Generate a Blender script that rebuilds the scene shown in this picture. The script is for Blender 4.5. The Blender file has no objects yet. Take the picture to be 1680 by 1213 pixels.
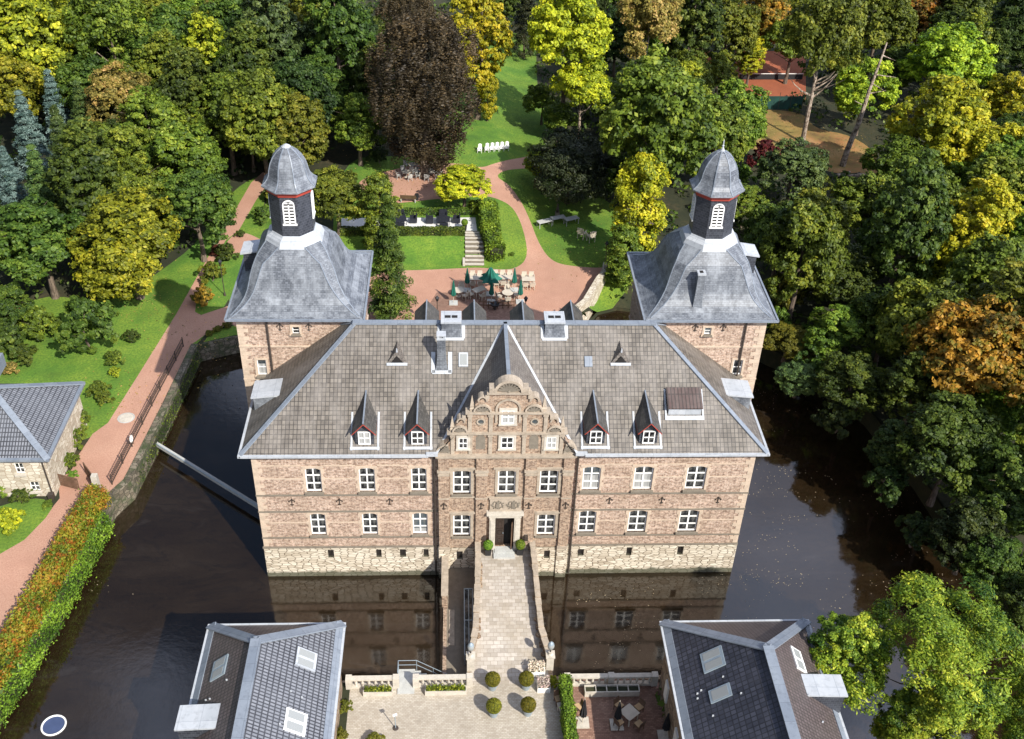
import bpy, math, random
import numpy as np
from mathutils import Vector, Matrix, geometry
R=math.radians
sc=bpy.context.scene; col=sc.collection
# ------------------------------------------------------------------ camera
CP=[14.095,-55.9812,60.4287,0.0636,0.6338,0.0376,1752.5936]
CX,CY,CZ,YAW,PIT,ROL,FOC=CP
_fw=Vector((math.sin(YAW)*math.cos(PIT),math.cos(YAW)*math.cos(PIT),-math.sin(PIT)))
_r=Vector((math.cos(YAW),-math.sin(YAW),0)); _u=_r.cross(_fw)
_r2=_r*math.cos(ROL)+_u*math.sin(ROL); _u2=-_r*math.sin(ROL)+_u*math.cos(ROL)
_c=Vector((CX,CY,CZ))
cd=bpy.data.cameras.new('camera'); cam=bpy.data.objects.new('camera',cd); col.objects.link(cam)
M=Matrix((_r2,_u2,-_fw)).transposed().to_4x4(); M.translation=_c
cam.matrix_world=M; cd.sensor_width=36; cd.lens=FOC/1680*36; cd.clip_end=2000; cd.clip_start=.5
sc.camera=cam
# ------------------------------------------------------------------ light
SUN_EL=R(40); SAZ=R(145)          # azimuth clockwise from +Y
sdir=Vector((math.sin(SAZ)*math.cos(SUN_EL),math.cos(SAZ)*math.cos(SUN_EL),math.sin(SUN_EL)))
w=bpy.data.worlds.new('World'); sc.world=w; w.use_nodes=True
nt=w.node_tree; bg=nt.nodes['Background']
sky=nt.nodes.new('ShaderNodeTexSky'); sky.sky_type='NISHITA'; sky.sun_disc=False
sky.sun_elevation=SUN_EL; sky.sun_rotation=SAZ
# clouds added to the unseen sky, thickened on the right to brighten moat reflections
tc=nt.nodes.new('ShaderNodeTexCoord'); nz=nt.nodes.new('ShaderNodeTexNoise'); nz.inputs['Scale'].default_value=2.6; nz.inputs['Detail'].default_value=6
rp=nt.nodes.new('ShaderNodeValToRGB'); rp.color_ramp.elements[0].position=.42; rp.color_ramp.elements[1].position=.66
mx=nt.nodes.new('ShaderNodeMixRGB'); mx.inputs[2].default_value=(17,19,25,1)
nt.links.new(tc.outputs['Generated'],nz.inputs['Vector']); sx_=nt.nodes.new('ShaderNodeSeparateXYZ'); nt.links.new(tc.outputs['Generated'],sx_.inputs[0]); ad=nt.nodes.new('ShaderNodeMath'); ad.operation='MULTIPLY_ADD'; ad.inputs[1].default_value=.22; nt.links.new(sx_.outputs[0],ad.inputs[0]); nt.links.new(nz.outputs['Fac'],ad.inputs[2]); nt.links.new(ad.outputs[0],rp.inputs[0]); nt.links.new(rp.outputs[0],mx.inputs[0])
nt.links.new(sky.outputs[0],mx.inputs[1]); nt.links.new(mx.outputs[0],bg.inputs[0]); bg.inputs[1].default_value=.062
sl=bpy.data.lights.new('sun','SUN'); sl.energy=5.0; sl.angle=R(.5); sl.color=(1,.955,.87)
so=bpy.data.objects.new('sun',sl); col.objects.link(so); so.rotation_euler=(-sdir).to_track_quat('-Z','Y').to_euler(); so.location=(30,-60,80)
sc.view_settings.view_transform='Standard'; sc.view_settings.look='None'; sc.view_settings.exposure=.45; sc.view_settings.gamma=1
try: sc.cycles.max_bounces=6; sc.cycles.transparent_max_bounces=8
except Exception: pass

# ------------------------------------------------------------------ terrain height and pixel -> ground
def sst(a,b,x):
    t=min(1,max(0,(x-a)/(b-a))); return t*t*(3-2*t)
def hgt(x,y):
    # the garden rises behind the rear plaza, west of the stepped hedge
    dip=sst(27.2,28.6,x)*(1-sst(34,38,x))*(1-sst(36.4,40.8,y))
    return 2-1.7*dip+1.4*sst(42,46.3,y)*(1-sst(17.5,24,x))*sst(-8,-1,x)*(1-sst(95,125,y))
def at(px,py,z):
    d=_fw*FOC+_r2*(px-840)-_u2*(py-606.5); t=(z-CZ)/d.z; return _c+d*t
def G(px,py,z=None):
    if z is not None: return at(px,py,z)
    h=2
    for _ in range(25): q=at(px,py,h); h=.5*h+.5*hgt(q.x,q.y)
    return Vector((q.x,q.y,hgt(q.x,q.y)))

# ------------------------------------------------------------------ materials
def new_mat(name):
    m=bpy.data.materials.new(name); m.use_nodes=True; n=m.node_tree; b=n.nodes['Principled BSDF']; return m,n,b
class N:
    def __init__(s,n): s.n=n
    def __call__(s,t,ins=None,**kw):
        x=s.n.nodes.new('ShaderNode'+t)
        for k,v in kw.items(): setattr(x,k,v)
        for k,v in (ins or {}).items():
            if isinstance(v,bpy.types.NodeSocket): s.n.links.new(v,x.inputs[k])
            else: x.inputs[k].default_value=v
        return x
    def noise(s,vec,scale,detail=4,rough=.6):
        return s('TexNoise',{'Vector':vec,'Scale':scale,'Detail':detail,'Roughness':rough}).outputs['Fac']
    def ramp(s,fac,stops):
        x=s('ValToRGB',{0:fac}); e=x.color_ramp.elements
        while len(e)<len(stops): e.new(.5)
        for i,(p,c) in enumerate(stops): e[i].position=p; e[i].color=(c[0],c[1],c[2],1) if not isinstance(c,(int,float)) else (c,c,c,1)
        return x.outputs[0]
    def mix(s,fac,a,b,mode='MIX'):
        x=s('MixRGB',blend_type=mode)
        for k,v in ((0,fac),(1,a),(2,b)):
            if isinstance(v,bpy.types.NodeSocket): s.n.links.new(v,x.inputs[k])
            elif isinstance(v,(int,float)): x.inputs[k].default_value=v if k==0 else (v,v,v,1)
            else: x.inputs[k].default_value=(*v,1)
        return x.outputs[0]
    def bump(s,h,strength,dist,b):
        x=s('Bump',{'Height':h,'Strength':strength,'Distance':dist}); s.n.links.new(x.outputs[0],b.inputs['Normal'])
    def link(s,a,b): s.n.links.new(a,b)
def uvnode(g,sx=1,sy=1,off=0):
    u=g('UVMap'); return g('Mapping',{'Vector':u.outputs[0],'Scale':(sx,sy,1),'Location':(off,off,0)}).outputs[0]
def plain(name,c,rough=.7,metal=0,var=.12,scale=1.5,emit=None):
    m,n,b=new_mat(name); g=N(n)
    t=g('TexCoord').outputs['Object']; f=g.noise(t,scale,5)
    g.link(g.ramp(f,[(.3,[x*(1-var) for x in c]),(.7,[min(1,x*(1+var)) for x in c])]),b.inputs['Base Color'])
    b.inputs['Roughness'].default_value=rough; b.inputs['Metallic'].default_value=metal; return m
MT={}
def brickmat(name,c1,c2,mort,bw=.26,bh=.085,ms=.012,weather=(.22,.16,.12),wf=.45,off=.5,bump=.5):
    m,n,b=new_mat(name); g=N(n); uv=uvnode(g)
    bt=g('TexBrick',{'Vector':uv,'Color1':(*c1,1),'Color2':(*c2,1),'Mortar':(*mort,1),'Scale':1,'Mortar Size':ms,'Mortar Smooth':.4,'Bias':0,'Brick Width':bw,'Row Height':bh},offset=off)
    f=g.noise(uv,.55,6,.7); f2=g.noise(uv,4.5,5,.75); f3=g.noise(uvnode(g,1,2.2,7),1.7,4,.75)
    c=g.mix(g.ramp(f,[(.42,0.),(.68,wf)]),bt.outputs[0],weather)
    c=g.mix(g.ramp(f3,[(.5,0.),(.68,.55)]),c,[min(1,x*1.45) for x in c2])
    c=g.mix(g.ramp(f2,[(.38,.85),(.54,0.)]),c,[x*.42 for x in c1])
    g.link(c,b.inputs['Base Color']); b.inputs['Roughness'].default_value=.9
    g.bump(bt.outputs['Fac'],-bump,.03,b); return m
MT['brick']=brickmat('castle_brick',(.31,.19,.13),(.53,.38,.285),(.58,.48,.39),.38,.14,.022,weather=(.27,.19,.125),wf=.6)
MT['brick_bay']=brickmat('bay_brick',(.23,.14,.09),(.42,.29,.195),(.46,.38,.29),.32,.12,.018,wf=.4)
def rubblemat(name,stops,joint,sx=2.2,sy=4.2,moss=None):
    m,n,b=new_mat(name); g=N(n); uv=uvnode(g,sx,sy)
    nz_=g('TexNoise',{'Vector':uv,'Scale':1.3,'Detail':3}); wv=g.mix(.18,uv,nz_.outputs['Color'])
    v=g('TexVoronoi',{'Vector':wv,'Scale':1,'Randomness':.8},voronoi_dimensions='2D'); e=g('TexVoronoi',{'Vector':wv,'Scale':1,'Randomness':.8},voronoi_dimensions='2D',feature='DISTANCE_TO_EDGE')
    sep=g('SeparateColor',{0:v.outputs['Color']}).outputs[0]
    c=g.ramp(sep,stops); c=g.mix(g.ramp(g.noise(uv,3,5),[(.35,0.),(.7,.5)]),c,[x*.7 for x in stops[1][1]])
    ed=g.ramp(e.outputs['Distance'],[(.02,1.),(.09,0.)])
    c=g.mix(ed,c,joint)
    sp_=g('SeparateXYZ',{0:g('UVMap').outputs[0]}).outputs[1]; c=g.mix(g.ramp(g('Math',{0:sp_,1:g('Math',{0:g.noise(uvnode(g),1.1,5),1:.75},operation='MULTIPLY').outputs[0]},operation='SUBTRACT').outputs[0],[(0.,.85),(.18,0.)]),c,(.045,.05,.025)) if name=='rubble_base' else c
    if moss: c=g.mix(g.ramp(g.noise(uvnode(g),.9,5),[(.45,0.),(.62,.85)]),c,moss)
    g.link(c,b.inputs['Base Color']); b.inputs['Roughness'].default_value=.95; g.bump(ed,-.7,.05,b); return m
MT['base']=rubblemat('rubble_base',[(0,(.4,.33,.24)),(.4,(.6,.52,.4)),(1,(.74,.67,.54))],(.09,.06,.035),2.2,6.)
MT['rubble']=rubblemat('rubble_wall',[(0,(.36,.3,.22)),(.5,(.55,.49,.38)),(1,(.68,.63,.52))],(.3,.22,.15),2.4,4.)
MT['quarry']=rubblemat('brown_rubble',[(0,(.16,.1,.06)),(.5,(.32,.23,.15)),(1,(.42,.33,.23))],(.1,.07,.05),2.6,4.6)
MT['bank']=rubblemat('mossy_bank_wall',[(0,(.07,.06,.04)),(.5,(.16,.13,.09)),(1,(.27,.23,.17))],(.03,.027,.018),2.6,3.6,moss=(.035,.055,.015))
def stonemat(name,c,var=.3,rough=.85,s=2.5):
    m,n,b=new_mat(name); g=N(n); t=g('TexCoord').outputs['Object']
    a=g.noise(t,s,8,.7); d=g.noise(t,s*7,3)
    cc=g.ramp(a,[(.28,[x*(1-var) for x in c]),(.55,c),(.8,[min(1,x*(1+var*.5)) for x in c])]); cc=g.mix(g.ramp(d,[(.3,.35),(.5,0.)]),cc,[x*.5 for x in c])
    g.link(cc,b.inputs['Base Color']); b.inputs['Roughness'].default_value=rough; g.bump(a,.3,.05,b); return m
MT['stone']=stonemat('sandstone',(.4,.33,.25),.4); MT['stone_pale']=stonemat('pale_stone',(.52,.47,.39)); MT['stone_band']=stonemat('band_stone',(.55,.43,.32)); MT['stone_dark']=stonemat('weathered_stone',(.2,.17,.13))
def tilemat(name,c1,c2,mort,bw,bh,ms,off=0,wcol=(.3,.28,.25),rough=.6,stain=.35,bump=.8,sm=.3):
    m,n,b=new_mat(name); g=N(n); uv=uvnode(g)
    bt=g('TexBrick',{'Vector':uv,'Color1':(*c1,1),'Color2':(*c2,1),'Mortar':(*mort,1),'Scale':1,'Mortar Size':ms,'Mortar Smooth':sm,'Bias':0,'Brick Width':bw,'Row Height':bh},offset=off)
    f=g.noise(uvnode(g,1,.35),.8,6,.7); f2=g.noise(uv,2.5,5,.7)
    c=g.mix(g.ramp(f,[(.42,0.),(.72,stain)]),bt.outputs[0],wcol)
    c=g.mix(g.ramp(f2,[(.3,.4),(.5,0.)]),c,[x*.45 for x in c1])
    g.link(c,b.inputs['Base Color']); b.inputs['Roughness'].default_value=rough; g.bump(bt.outputs['Fac'],-bump,.04,b); return m
MT['tile']=tilemat('grey_clay_tile',(.095,.08,.064),(.175,.15,.12),(.018,.015,.012),.265,.33,.026,wcol=(.3,.27,.24),stain=.5)
MT['tile_small']=tilemat('grey_clay_tile_small',(.12,.1,.085),(.19,.165,.14),(.04,.035,.03),.22,.22,.02,.5)
MT['slate']=tilemat('weathered_slate',(.075,.082,.095),(.155,.168,.188),(.035,.04,.047),.24,.15,.012,.5,wcol=(.33,.35,.37),rough=.5,stain=.8,bump=.6)
MT['slate_dark']=tilemat('dark_slate',(.018,.02,.026),(.05,.054,.065),(.1,.105,.12),.26,.19,.012,.5,wcol=(.05,.055,.065),rough=.5,bump=.3)
MT['slate_brown']=tilemat('brown_slate',(.045,.042,.038),(.09,.083,.075),(.02,.018,.016),.24,.2,.014,.5,wcol=(.13,.12,.1),rough=.6,stain=.6,bump=.4)
MT['pantile']=tilemat('grey_ribbed_tile',(.17,.178,.195),(.215,.222,.24),(.02,.02,.024),.22,.36,.075,0,wcol=(.24,.25,.27),rough=.5,stain=.2,sm=.9)
MT['pantile_dark']=tilemat('dark_ribbed_tile',(.028,.03,.042),(.06,.063,.083),(.012,.012,.015),.3,.36,.05,0,wcol=(.1,.1,.12),rough=.45,stain=.25,sm=.8)
MT['pantile_brown']=tilemat('brown_ribbed_tile',(.09,.07,.065),(.13,.1,.095),(.03,.022,.02),.24,.3,.05,0,wcol=(.14,.12,.11),rough=.5,stain=.3,sm=.8)
MT['zinc']=tilemat('zinc_sheet',(.16,.185,.22),(.21,.235,.27),(.11,.125,.15),.9,1.2,.015,0,wcol=(.27,.3,.33),rough=.45,stain=.5,bump=.1)
MT['zinc_pale']=tilemat('pale_zinc_sheet',(.36,.38,.4),(.43,.45,.47),(.22,.24,.27),1.2,1.5,.015,0,wcol=(.52,.53,.54),rough=.5,stain=.6,bump=.1)
MT['white']=plain('white_paint',(.8,.79,.75),.5,var=.04); MT['black']=plain('black_metal',(.02,.02,.022),.5); MT['iron']=plain('dark_iron',(.05,.038,.03),.6)
MT['darkwood']=plain('dark_wood',(.035,.022,.016),.45,var=.3); MT['brownwood']=plain('brown_wood',(.13,.075,.045),.6,var=.3); MT['palewood']=plain('weathered_teak',(.5,.44,.35),.75,var=.15); MT['redpaint']=plain('red_paint',(.36,.05,.03),.6)
MT['steel']=plain('blue_grey_steel',(.3,.36,.4),.4,.3); MT['greenfab']=plain('green_canvas',(.01,.13,.09),.8,var=.2); MT['blackfab']=plain('black_canvas',(.015,.015,.017),.85); MT['terracotta']=plain('terracotta',(.45,.2,.1),.8); MT['wicker']=plain('black_wicker',(.015,.017,.025),.6); MT['concrete']=stonemat('concrete',(.45,.45,.42),.2,.8,3)
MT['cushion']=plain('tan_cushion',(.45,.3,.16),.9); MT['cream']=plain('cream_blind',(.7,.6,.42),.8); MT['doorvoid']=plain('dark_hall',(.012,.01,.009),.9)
m,n,b=new_mat('window_glass'); g=N(n)
f=g('ObjectInfo').outputs['Random']; t=g('TexCoord').outputs['Object']
z_=g('SeparateXYZ',{0:t}).outputs[2]; hgt_=g('Math',{0:g('Math',{0:g('Math',{0:f,1:7.31},operation='MULTIPLY').outputs[0]},operation='FRACT').outputs[0],1:2.2},operation='MULTIPLY').outputs[0]
blind=g('Math',{0:z_,1:hgt_},operation='LESS_THAN').outputs[0]; few=g('Math',{0:f,1:.62},operation='GREATER_THAN').outputs[0]; bl=g('Math',{0:blind,1:few},operation='MULTIPLY').outputs[0]
dk=g.mix(g.ramp(g.noise(t,1.8,3),[(.46,0.),(.6,.8)]),g.ramp(f,[(0,(.008,.008,.01)),(.6,(.02,.022,.024)),(1,(.07,.09,.1))]),(.14,.14,.13))
fold=g.ramp(g.noise(g('Mapping',{'Vector':t,'Scale':(9,1,.3)}).outputs[0],1.5,2),[(.35,(.24,.24,.23)),(.65,(.42,.42,.4))])
g.link(g.mix(bl,dk,fold),b.inputs['Base Color']); b.inputs['Roughness'].default_value=.06; b.inputs['IOR'].default_value=1.5; MT['glass']=m
m,n,b=new_mat('roof_window_glass'); b.inputs['Base Color'].default_value=(.28,.29,.28,1); b.inputs['Roughness'].default_value=.25; MT['skyglass']=m
# ground materials (world position)
def groundmat(name,stops,scale,d=6,fine=None,finec=None,rough=.95,bump=.3,big=None):
    m,n,b=new_mat(name); g=N(n); P=g('NewGeometry').outputs['Position']
    c=g.ramp(g.noise(P,scale,d,.65),stops)
    if big: c=g.mix(g.ramp(g.noise(P,big[0],3),[(.4,0.),(.65,big[2])]),c,big[1])
    if fine: c=g.mix(g.ramp(g.noise(P,fine,4,.7),[(.4,0.),(.62,.75)]),c,finec)
    g.link(c,b.inputs['Base Color']); b.inputs['Roughness'].default_value=rough; g.bump(g.noise(P,fine or 4,3),bump,.1,b); return m
MT['lawn']=groundmat('mown_grass',[(.3,(.04,.105,.01)),(.48,(.085,.19,.014)),(.68,(.19,.28,.025))],.3,9,5,(.05,.12,.01),big=(.11,(.2,.26,.02),.6),bump=.8)
MT['gravel']=groundmat('pink_gravel',[(.3,(.38,.2,.135)),(.5,(.48,.265,.18)),(.72,(.55,.33,.23))],.3,8,9,(.33,.17,.115),big=(.12,(.33,.2,.14),.45))
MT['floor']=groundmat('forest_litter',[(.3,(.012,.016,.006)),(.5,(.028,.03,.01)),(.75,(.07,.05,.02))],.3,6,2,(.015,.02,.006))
MT['litter']=groundmat('leaf_strewn_clearing',[(.3,(.1,.06,.02)),(.5,(.33,.15,.055)),(.7,(.45,.25,.13))],.3,8,1.2,(.16,.13,.03),big=(.14,(.2,.2,.03),.5))
MT['clay']=groundmat('red_clay',[(.3,(.2,.055,.025)),(.6,(.3,.085,.035))],.3,4,5,(.32,.09,.035))
MT['slab']=groundmat('pale_terrace_slab',[(.3,(.55,.54,.51)),(.7,(.68,.67,.64))],.5,5,5,(.6,.59,.56))
def pavermat(name,c1,c2,mort,bw,bh,ms,off=.5,stain=(.3,.24,.16)):
    m,n,b=new_mat(name); g=N(n); P=g('NewGeometry').outputs['Position']
    bt=g('TexBrick',{'Vector':P,'Color1':(*c1,1),'Color2':(*c2,1),'Mortar':(*mort,1),'Scale':1,'Mortar Size':ms,'Mortar Smooth':.3,'Bias':0,'Brick Width':bw,'Row Height':bh},offset=off)
    c=g.mix(g.ramp(g.noise(P,.45,7,.7),[(.4,0.),(.7,.6)]),bt.outputs[0],stain)
    c=g.mix(g.ramp(g.noise(P,4,4,.7),[(.35,.3),(.5,0.)]),c,[x*.6 for x in c1])
    g.link(c,b.inputs['Base Color']); b.inputs['Roughness'].default_value=.9; g.bump(bt.outputs['Fac'],-.5,.02,b); return m
MT['paver']=pavermat('court_pavers',(.38,.33,.26),(.5,.45,.37),(.27,.22,.16),.22,.12,.01,stain=(.24,.2,.15))
MT['flag']=pavermat('bridge_flagstones',(.33,.29,.24),(.5,.45,.39),(.24,.2,.16),.46,.3,.014)
MT['patio']=pavermat('red_brick_paving',(.2,.1,.07),(.34,.2,.14),(.12,.07,.05),.24,.12,.012,stain=(.16,.1,.07))
m,n,b=new_mat('moat_water'); g=N(n); P=g('NewGeometry').outputs['Position']
mp=g('Mapping',{'Vector':P,'Scale':(1,1,1)}).outputs[0]
wv=g.noise(g('Mapping',{'Vector':P,'Scale':(.12,.3,1)}).outputs[0],1,5,.6)
dist=g.noise(P,.07,3); pv=g.mix(.45,P,g('TexNoise',{'Vector':P,'Scale':.12,'Detail':4}).outputs['Color'],'ADD')
sw_=g('TexNoise',{'Vector':g('Mapping',{'Vector':P,'Scale':(.1,.28,1)}).outputs[0],'Scale':1.3,'Detail':8,'Roughness':.62,'Distortion':2.2}).outputs['Fac']
c=g.ramp(wv,[(.35,(.012,.007,.003)),(.55,(.017,.0105,.005)),(.75,(.025,.017,.01))])
c=g.mix(g.ramp(sw_,[(.5,0.),(.53,.5),(.56,0.)]),c,(.006,.004,.002)); c=g.mix(g.ramp(sw_,[(.6,0.),(.7,.35)]),c,(.035,.03,.026))
g.link(c,b.inputs['Base Color'])
rough=g.ramp(g.noise(P,.18,5),[(.35,.03),(.65,.1)]); g.link(rough,b.inputs['Roughness']); b.inputs['IOR'].default_value=1.8
g.bump(g.mix(.5,g.noise(P,2.2,3),g.noise(P,.7,2)),.1,.06,b); MT['water']=m
# leaves
def leafmat(name,c0,c1,c2=None,hi=None,tr=.3,spot=None):
    c0,c1=[x*1.3 for x in c0],[x*1.25 for x in c1]
    m,n,b=new_mat(name); g=N(n); a=g('Attribute',attribute_name='tint'); oi=g('ObjectInfo').outputs['Random']
    st=[(0.1,c0),(.55,c1),(.95,c2 or [x*1.3 for x in c1])]
    c=g.ramp(a.outputs['Fac'],st)
    if spot: c=g.mix(g.ramp(g.noise(g('NewGeometry').outputs['Position'],spot[0],3),[(.5,0.),(.6,.7)]),c,spot[1])
    hs=g('HueSaturation',{'Color':c}); mr=g('MapRange',{0:oi,3:.462,4:.5}); g.link(mr.outputs[0],hs.inputs['Hue']); mr=g('MapRange',{0:oi,3:.92,4:1.35}); g.link(mr.outputs[0],hs.inputs['Value'])
    g.link(hs.outputs[0],b.inputs['Base Color']); b.inputs['Roughness'].default_value=.55; b.inputs['Specular IOR Level'].default_value=.3
    t=g('BsdfTranslucent'); g.link(hs.outputs[0],t.inputs[0]); mxs=g('MixShader',{0:tr}); g.link(b.outputs[0],mxs.inputs[1]); g.link(t.outputs[0],mxs.inputs[2])
    g.link(mxs.outputs[0],n.nodes['Material Output'].inputs[0]); return m
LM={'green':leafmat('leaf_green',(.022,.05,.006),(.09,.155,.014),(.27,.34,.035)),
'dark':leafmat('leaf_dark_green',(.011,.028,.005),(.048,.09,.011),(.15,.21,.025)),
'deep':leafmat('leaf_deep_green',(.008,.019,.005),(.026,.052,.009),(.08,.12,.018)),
'olive':leafmat('leaf_olive',(.025,.042,.005),(.1,.14,.013),(.3,.32,.03)),
'yellow':leafmat('leaf_yellow_green',(.06,.1,.006),(.29,.33,.014),(.7,.66,.03)),
'lime':leafmat('leaf_lime',(.035,.085,.007),(.19,.28,.015),(.5,.58,.035)),
'near':leafmat('leaf_fresh_green',(.015,.055,.006),(.13,.21,.014),(.46,.5,.04)),
'maple':leafmat('leaf_maple',(.035,.06,.006),(.17,.21,.012),(.56,.56,.035)),
'orange':leafmat('leaf_orange',(.05,.05,.006),(.3,.19,.017),(.62,.36,.035),spot=(.9,(.09,.13,.014))),
'rust':leafmat('leaf_red_brown',(.03,.01,.006),(.1,.03,.015),(.2,.07,.03)),
'copper':leafmat('leaf_copper',(.01,.008,.004),(.04,.032,.014),(.13,.095,.036),tr=.12),
'blue':leafmat('needle_blue',(.02,.04,.035),(.075,.115,.1),(.2,.27,.24),tr=.05),
'fir':leafmat('needle_green',(.012,.028,.008),(.045,.08,.018),(.12,.17,.035),tr=.05),
'yew':leafmat('needle_black_green',(.005,.01,.003),(.014,.022,.006),(.045,.052,.014),tr=.05),
'flame':leafmat('leaf_flame',(.05,.11,.01),(.15,.23,.018),(.42,.38,.03),spot=(2.6,(.46,.2,.02))),
'hedge':leafmat('leaf_hedge',(.025,.065,.007),(.09,.18,.016),(.22,.36,.03)),
'box':leafmat('leaf_box',(.04,.05,.006),(.12,.13,.012),(.28,.26,.02)),
'pinkleaf':leafmat('leaf_ochre',(.05,.055,.012),(.22,.19,.035),(.55,.36,.12))}
m,n,b=new_mat('bark'); g=N(n); P=g('TexCoord').outputs['Object']
g.link(g.ramp(g.noise(g('Mapping',{'Vector':P,'Scale':(3,3,.7)}).outputs[0],2,5),[(.35,(.05,.035,.025)),(.65,(.2,.15,.11))]),b.inputs['Base Color']); b.inputs['Roughness'].default_value=.95; MT['bark']=m
m,n,b=new_mat('pale_bark'); g=N(n); P=g('TexCoord').outputs['Object']
g.link(g.ramp(g.noise(g('Mapping',{'Vector':P,'Scale':(2,2,1.5)}).outputs[0],2,5),[(.38,(.07,.045,.03)),(.5,(.3,.23,.17)),(.7,(.48,.4,.32))]),b.inputs['Base Color']); b.inputs['Roughness'].default_value=.9; MT['bark_pale']=m
# ------------------------------------------------------------------ mesh builder
SPLIT={'vent_trim':.03,'stone_base':.01,'string_course':.01,'gutter':.02,'coping':.12,'bay_trim':.004,'downpipe':.05,'cellar_opening':.01,'cellar_grating':.25,'pilaster':.01,'pilaster_base':.01,'roof':.003,'cross_roof':.01,'valley_flashing':.03,'window_arch':.03,'quoin':.12,'parapet':.1,'gable_trim':.002,'shell':.25,'lead_roll':.05,'moat_bank':.3,'wall_lamp':.05,'dormer_flashing':.03,'chimney_flashing':.03,'flue':.01,'snow_guard':.02,'window_surround':.02,'portal':.02,'tower_stonework':.4,'ridge_flashing':.08,'gate_leaf':.06,'side_wall':.05,'handrail':.06,'window':.004,'net':.1}
class MB:
    def __init__(s): s.v=[]; s.f=[]; s.m=[]
    def face(s,pts,m=0):
        i=len(s.v); s.v+= [tuple(p) for p in pts]; s.f.append(tuple(range(i,i+len(pts)))); s.m.append(m); return s
    def box(s,x0,x1,y0,y1,z0,z1,m=0):
        p=[(x,y,z) for z in(z0,z1) for y in(y0,y1) for x in(x0,x1)]
        for q in((0,2,3,1),(4,5,7,6),(0,1,5,4),(2,6,7,3),(0,4,6,2),(1,3,7,5)): s.face([p[k] for k in q],m)
        return s
    def obox(s,c,hx,hy,hz,rz=0,m=0,mat=None):
        A=mat or Matrix.Rotation(rz,3,'Z'); c=Vector(c)
        p=[c+A@Vector((x*hx,y*hy,z*hz)) for z in(-1,1) for y in(-1,1) for x in(-1,1)]
        for q in((0,2,3,1),(4,5,7,6),(0,1,5,4),(2,6,7,3),(0,4,6,2),(1,3,7,5)): s.face([p[k] for k in q],m)
        return s
    def bar(s,a,b,w,t,m=0,up=(0,0,1)):
        a=Vector(a); b=Vector(b); d=(b-a); L=d.length; d.normalize(); u=Vector(up); x=d.cross(u)
        if x.length<1e-4: x=d.cross(Vector((1,0,0)))
        x.normalize(); z=x.cross(d)
        return s.obox((a+b)/2,w/2,L/2,t/2,mat=Matrix((x,d,z)).transposed(),m=m)
    def tube(s,a,b,r0,r1=None,n=8,m=0,cap=True):
        a=Vector(a); b=Vector(b); r1=r0 if r1 is None else r1; d=(b-a).normalized(); x=d.cross(Vector((0,0,1)) if abs(d.z)<.95 else Vector((1,0,0))).normalized(); y=d.cross(x)
        A=[a+(x*math.cos(2*math.pi*k/n)+y*math.sin(2*math.pi*k/n))*r0 for k in range(n)]; B=[b+(x*math.cos(2*math.pi*k/n)+y*math.sin(2*math.pi*k/n))*r1 for k in range(n)]
        for k in range(n): s.face([A[k],A[(k+1)%n],B[(k+1)%n],B[k]],m)
        if cap: s.face(A[::-1],m); s.face(B,m)
        return s
    def lathe(s,prof,c=(0,0,0),n=16,m=0,a0=0,close=True):
        c=Vector(c); rings=[[c+Vector((r*math.cos(a0+2*math.pi*k/n),r*math.sin(a0+2*math.pi*k/n),z)) for k in range(n)] for r,z in prof]
        for i in range(len(rings)-1):
            for k in range(n): s.face([rings[i][k],rings[i][(k+1)%n],rings[i+1][(k+1)%n],rings[i+1][k]],m)
        if close:
            if prof[0][0]>1e-3: s.face(rings[0][::-1],m)
            if prof[-1][0]>1e-3: s.face(rings[-1],m)
        return s
    def prism(s,pts,y0,y1,m=0):     # outline in xz, extruded along y
        n=len(pts); A=[(x,y0,z) for x,z in pts]; B=[(x,y1,z) for x,z in pts]
        s.face(A,m); s.face(B[::-1],m)
        for k in range(n): s.face([A[(k+1)%n],A[k],B[k],B[(k+1)%n]],m)
        return s
    def islands(s,tol):
        n_=len(s.f); bb=[]
        for f in s.f:
            q=[s.v[i] for i in f]; bb.append([min(c[k] for c in q)-tol for k in range(3)]+[max(c[k] for c in q)+tol for k in range(3)])
        B=np.array(bb); lab=-np.ones(n_,int); L=0
        for i in range(n_):
            if lab[i]>=0: continue
            st=[i]; lab[i]=L
            while st:
                j=st.pop(); b_=B[j]; hit=np.where((lab<0)&(B[:,0]<=b_[3])&(B[:,3]>=b_[0])&(B[:,1]<=b_[4])&(B[:,4]>=b_[1])&(B[:,2]<=b_[5])&(B[:,5]>=b_[2]))[0]
                lab[hit]=L; st+=list(hit)
            L+=1
        out=[]
        for l in range(L):
            m=MB()
            for i in np.where(lab==l)[0]: m.face([s.v[k] for k in s.f[i]],s.m[i])
            out.append(m)
        return out
    def build(s,name,mats,parent=None,smooth=False,world=True):
        if name in SPLIT:
            P_=s.islands(SPLIT[name])
            if len(P_)>1:
                o=None
                for m in P_: o=m._build(name,mats,parent,smooth,world)
                return o
        return s._build(name,mats,parent,smooth,world)
    def _build(s,name,mats,parent=None,smooth=False,world=True):
        me=bpy.data.meshes.new(name); off=Vector((0,0,0))
        if world:
            q=parent
            while q is not None: off=off+q.location; q=q.parent
        V=[(v[0]-off[0],v[1]-off[1],v[2]-off[2]) for v in s.v]
        me.from_pydata(V,[],s.f)
        if not isinstance(mats,(list,tuple)): mats=[mats]
        for x in mats: me.materials.append(MT[x] if isinstance(x,str) else x)
        me.polygons.foreach_set('material_index',s.m)
        uvl=me.uv_layers.new(name='UVMap'); me.update()
        data=np.zeros(len(me.loops)*2,dtype=np.float32)
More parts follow.
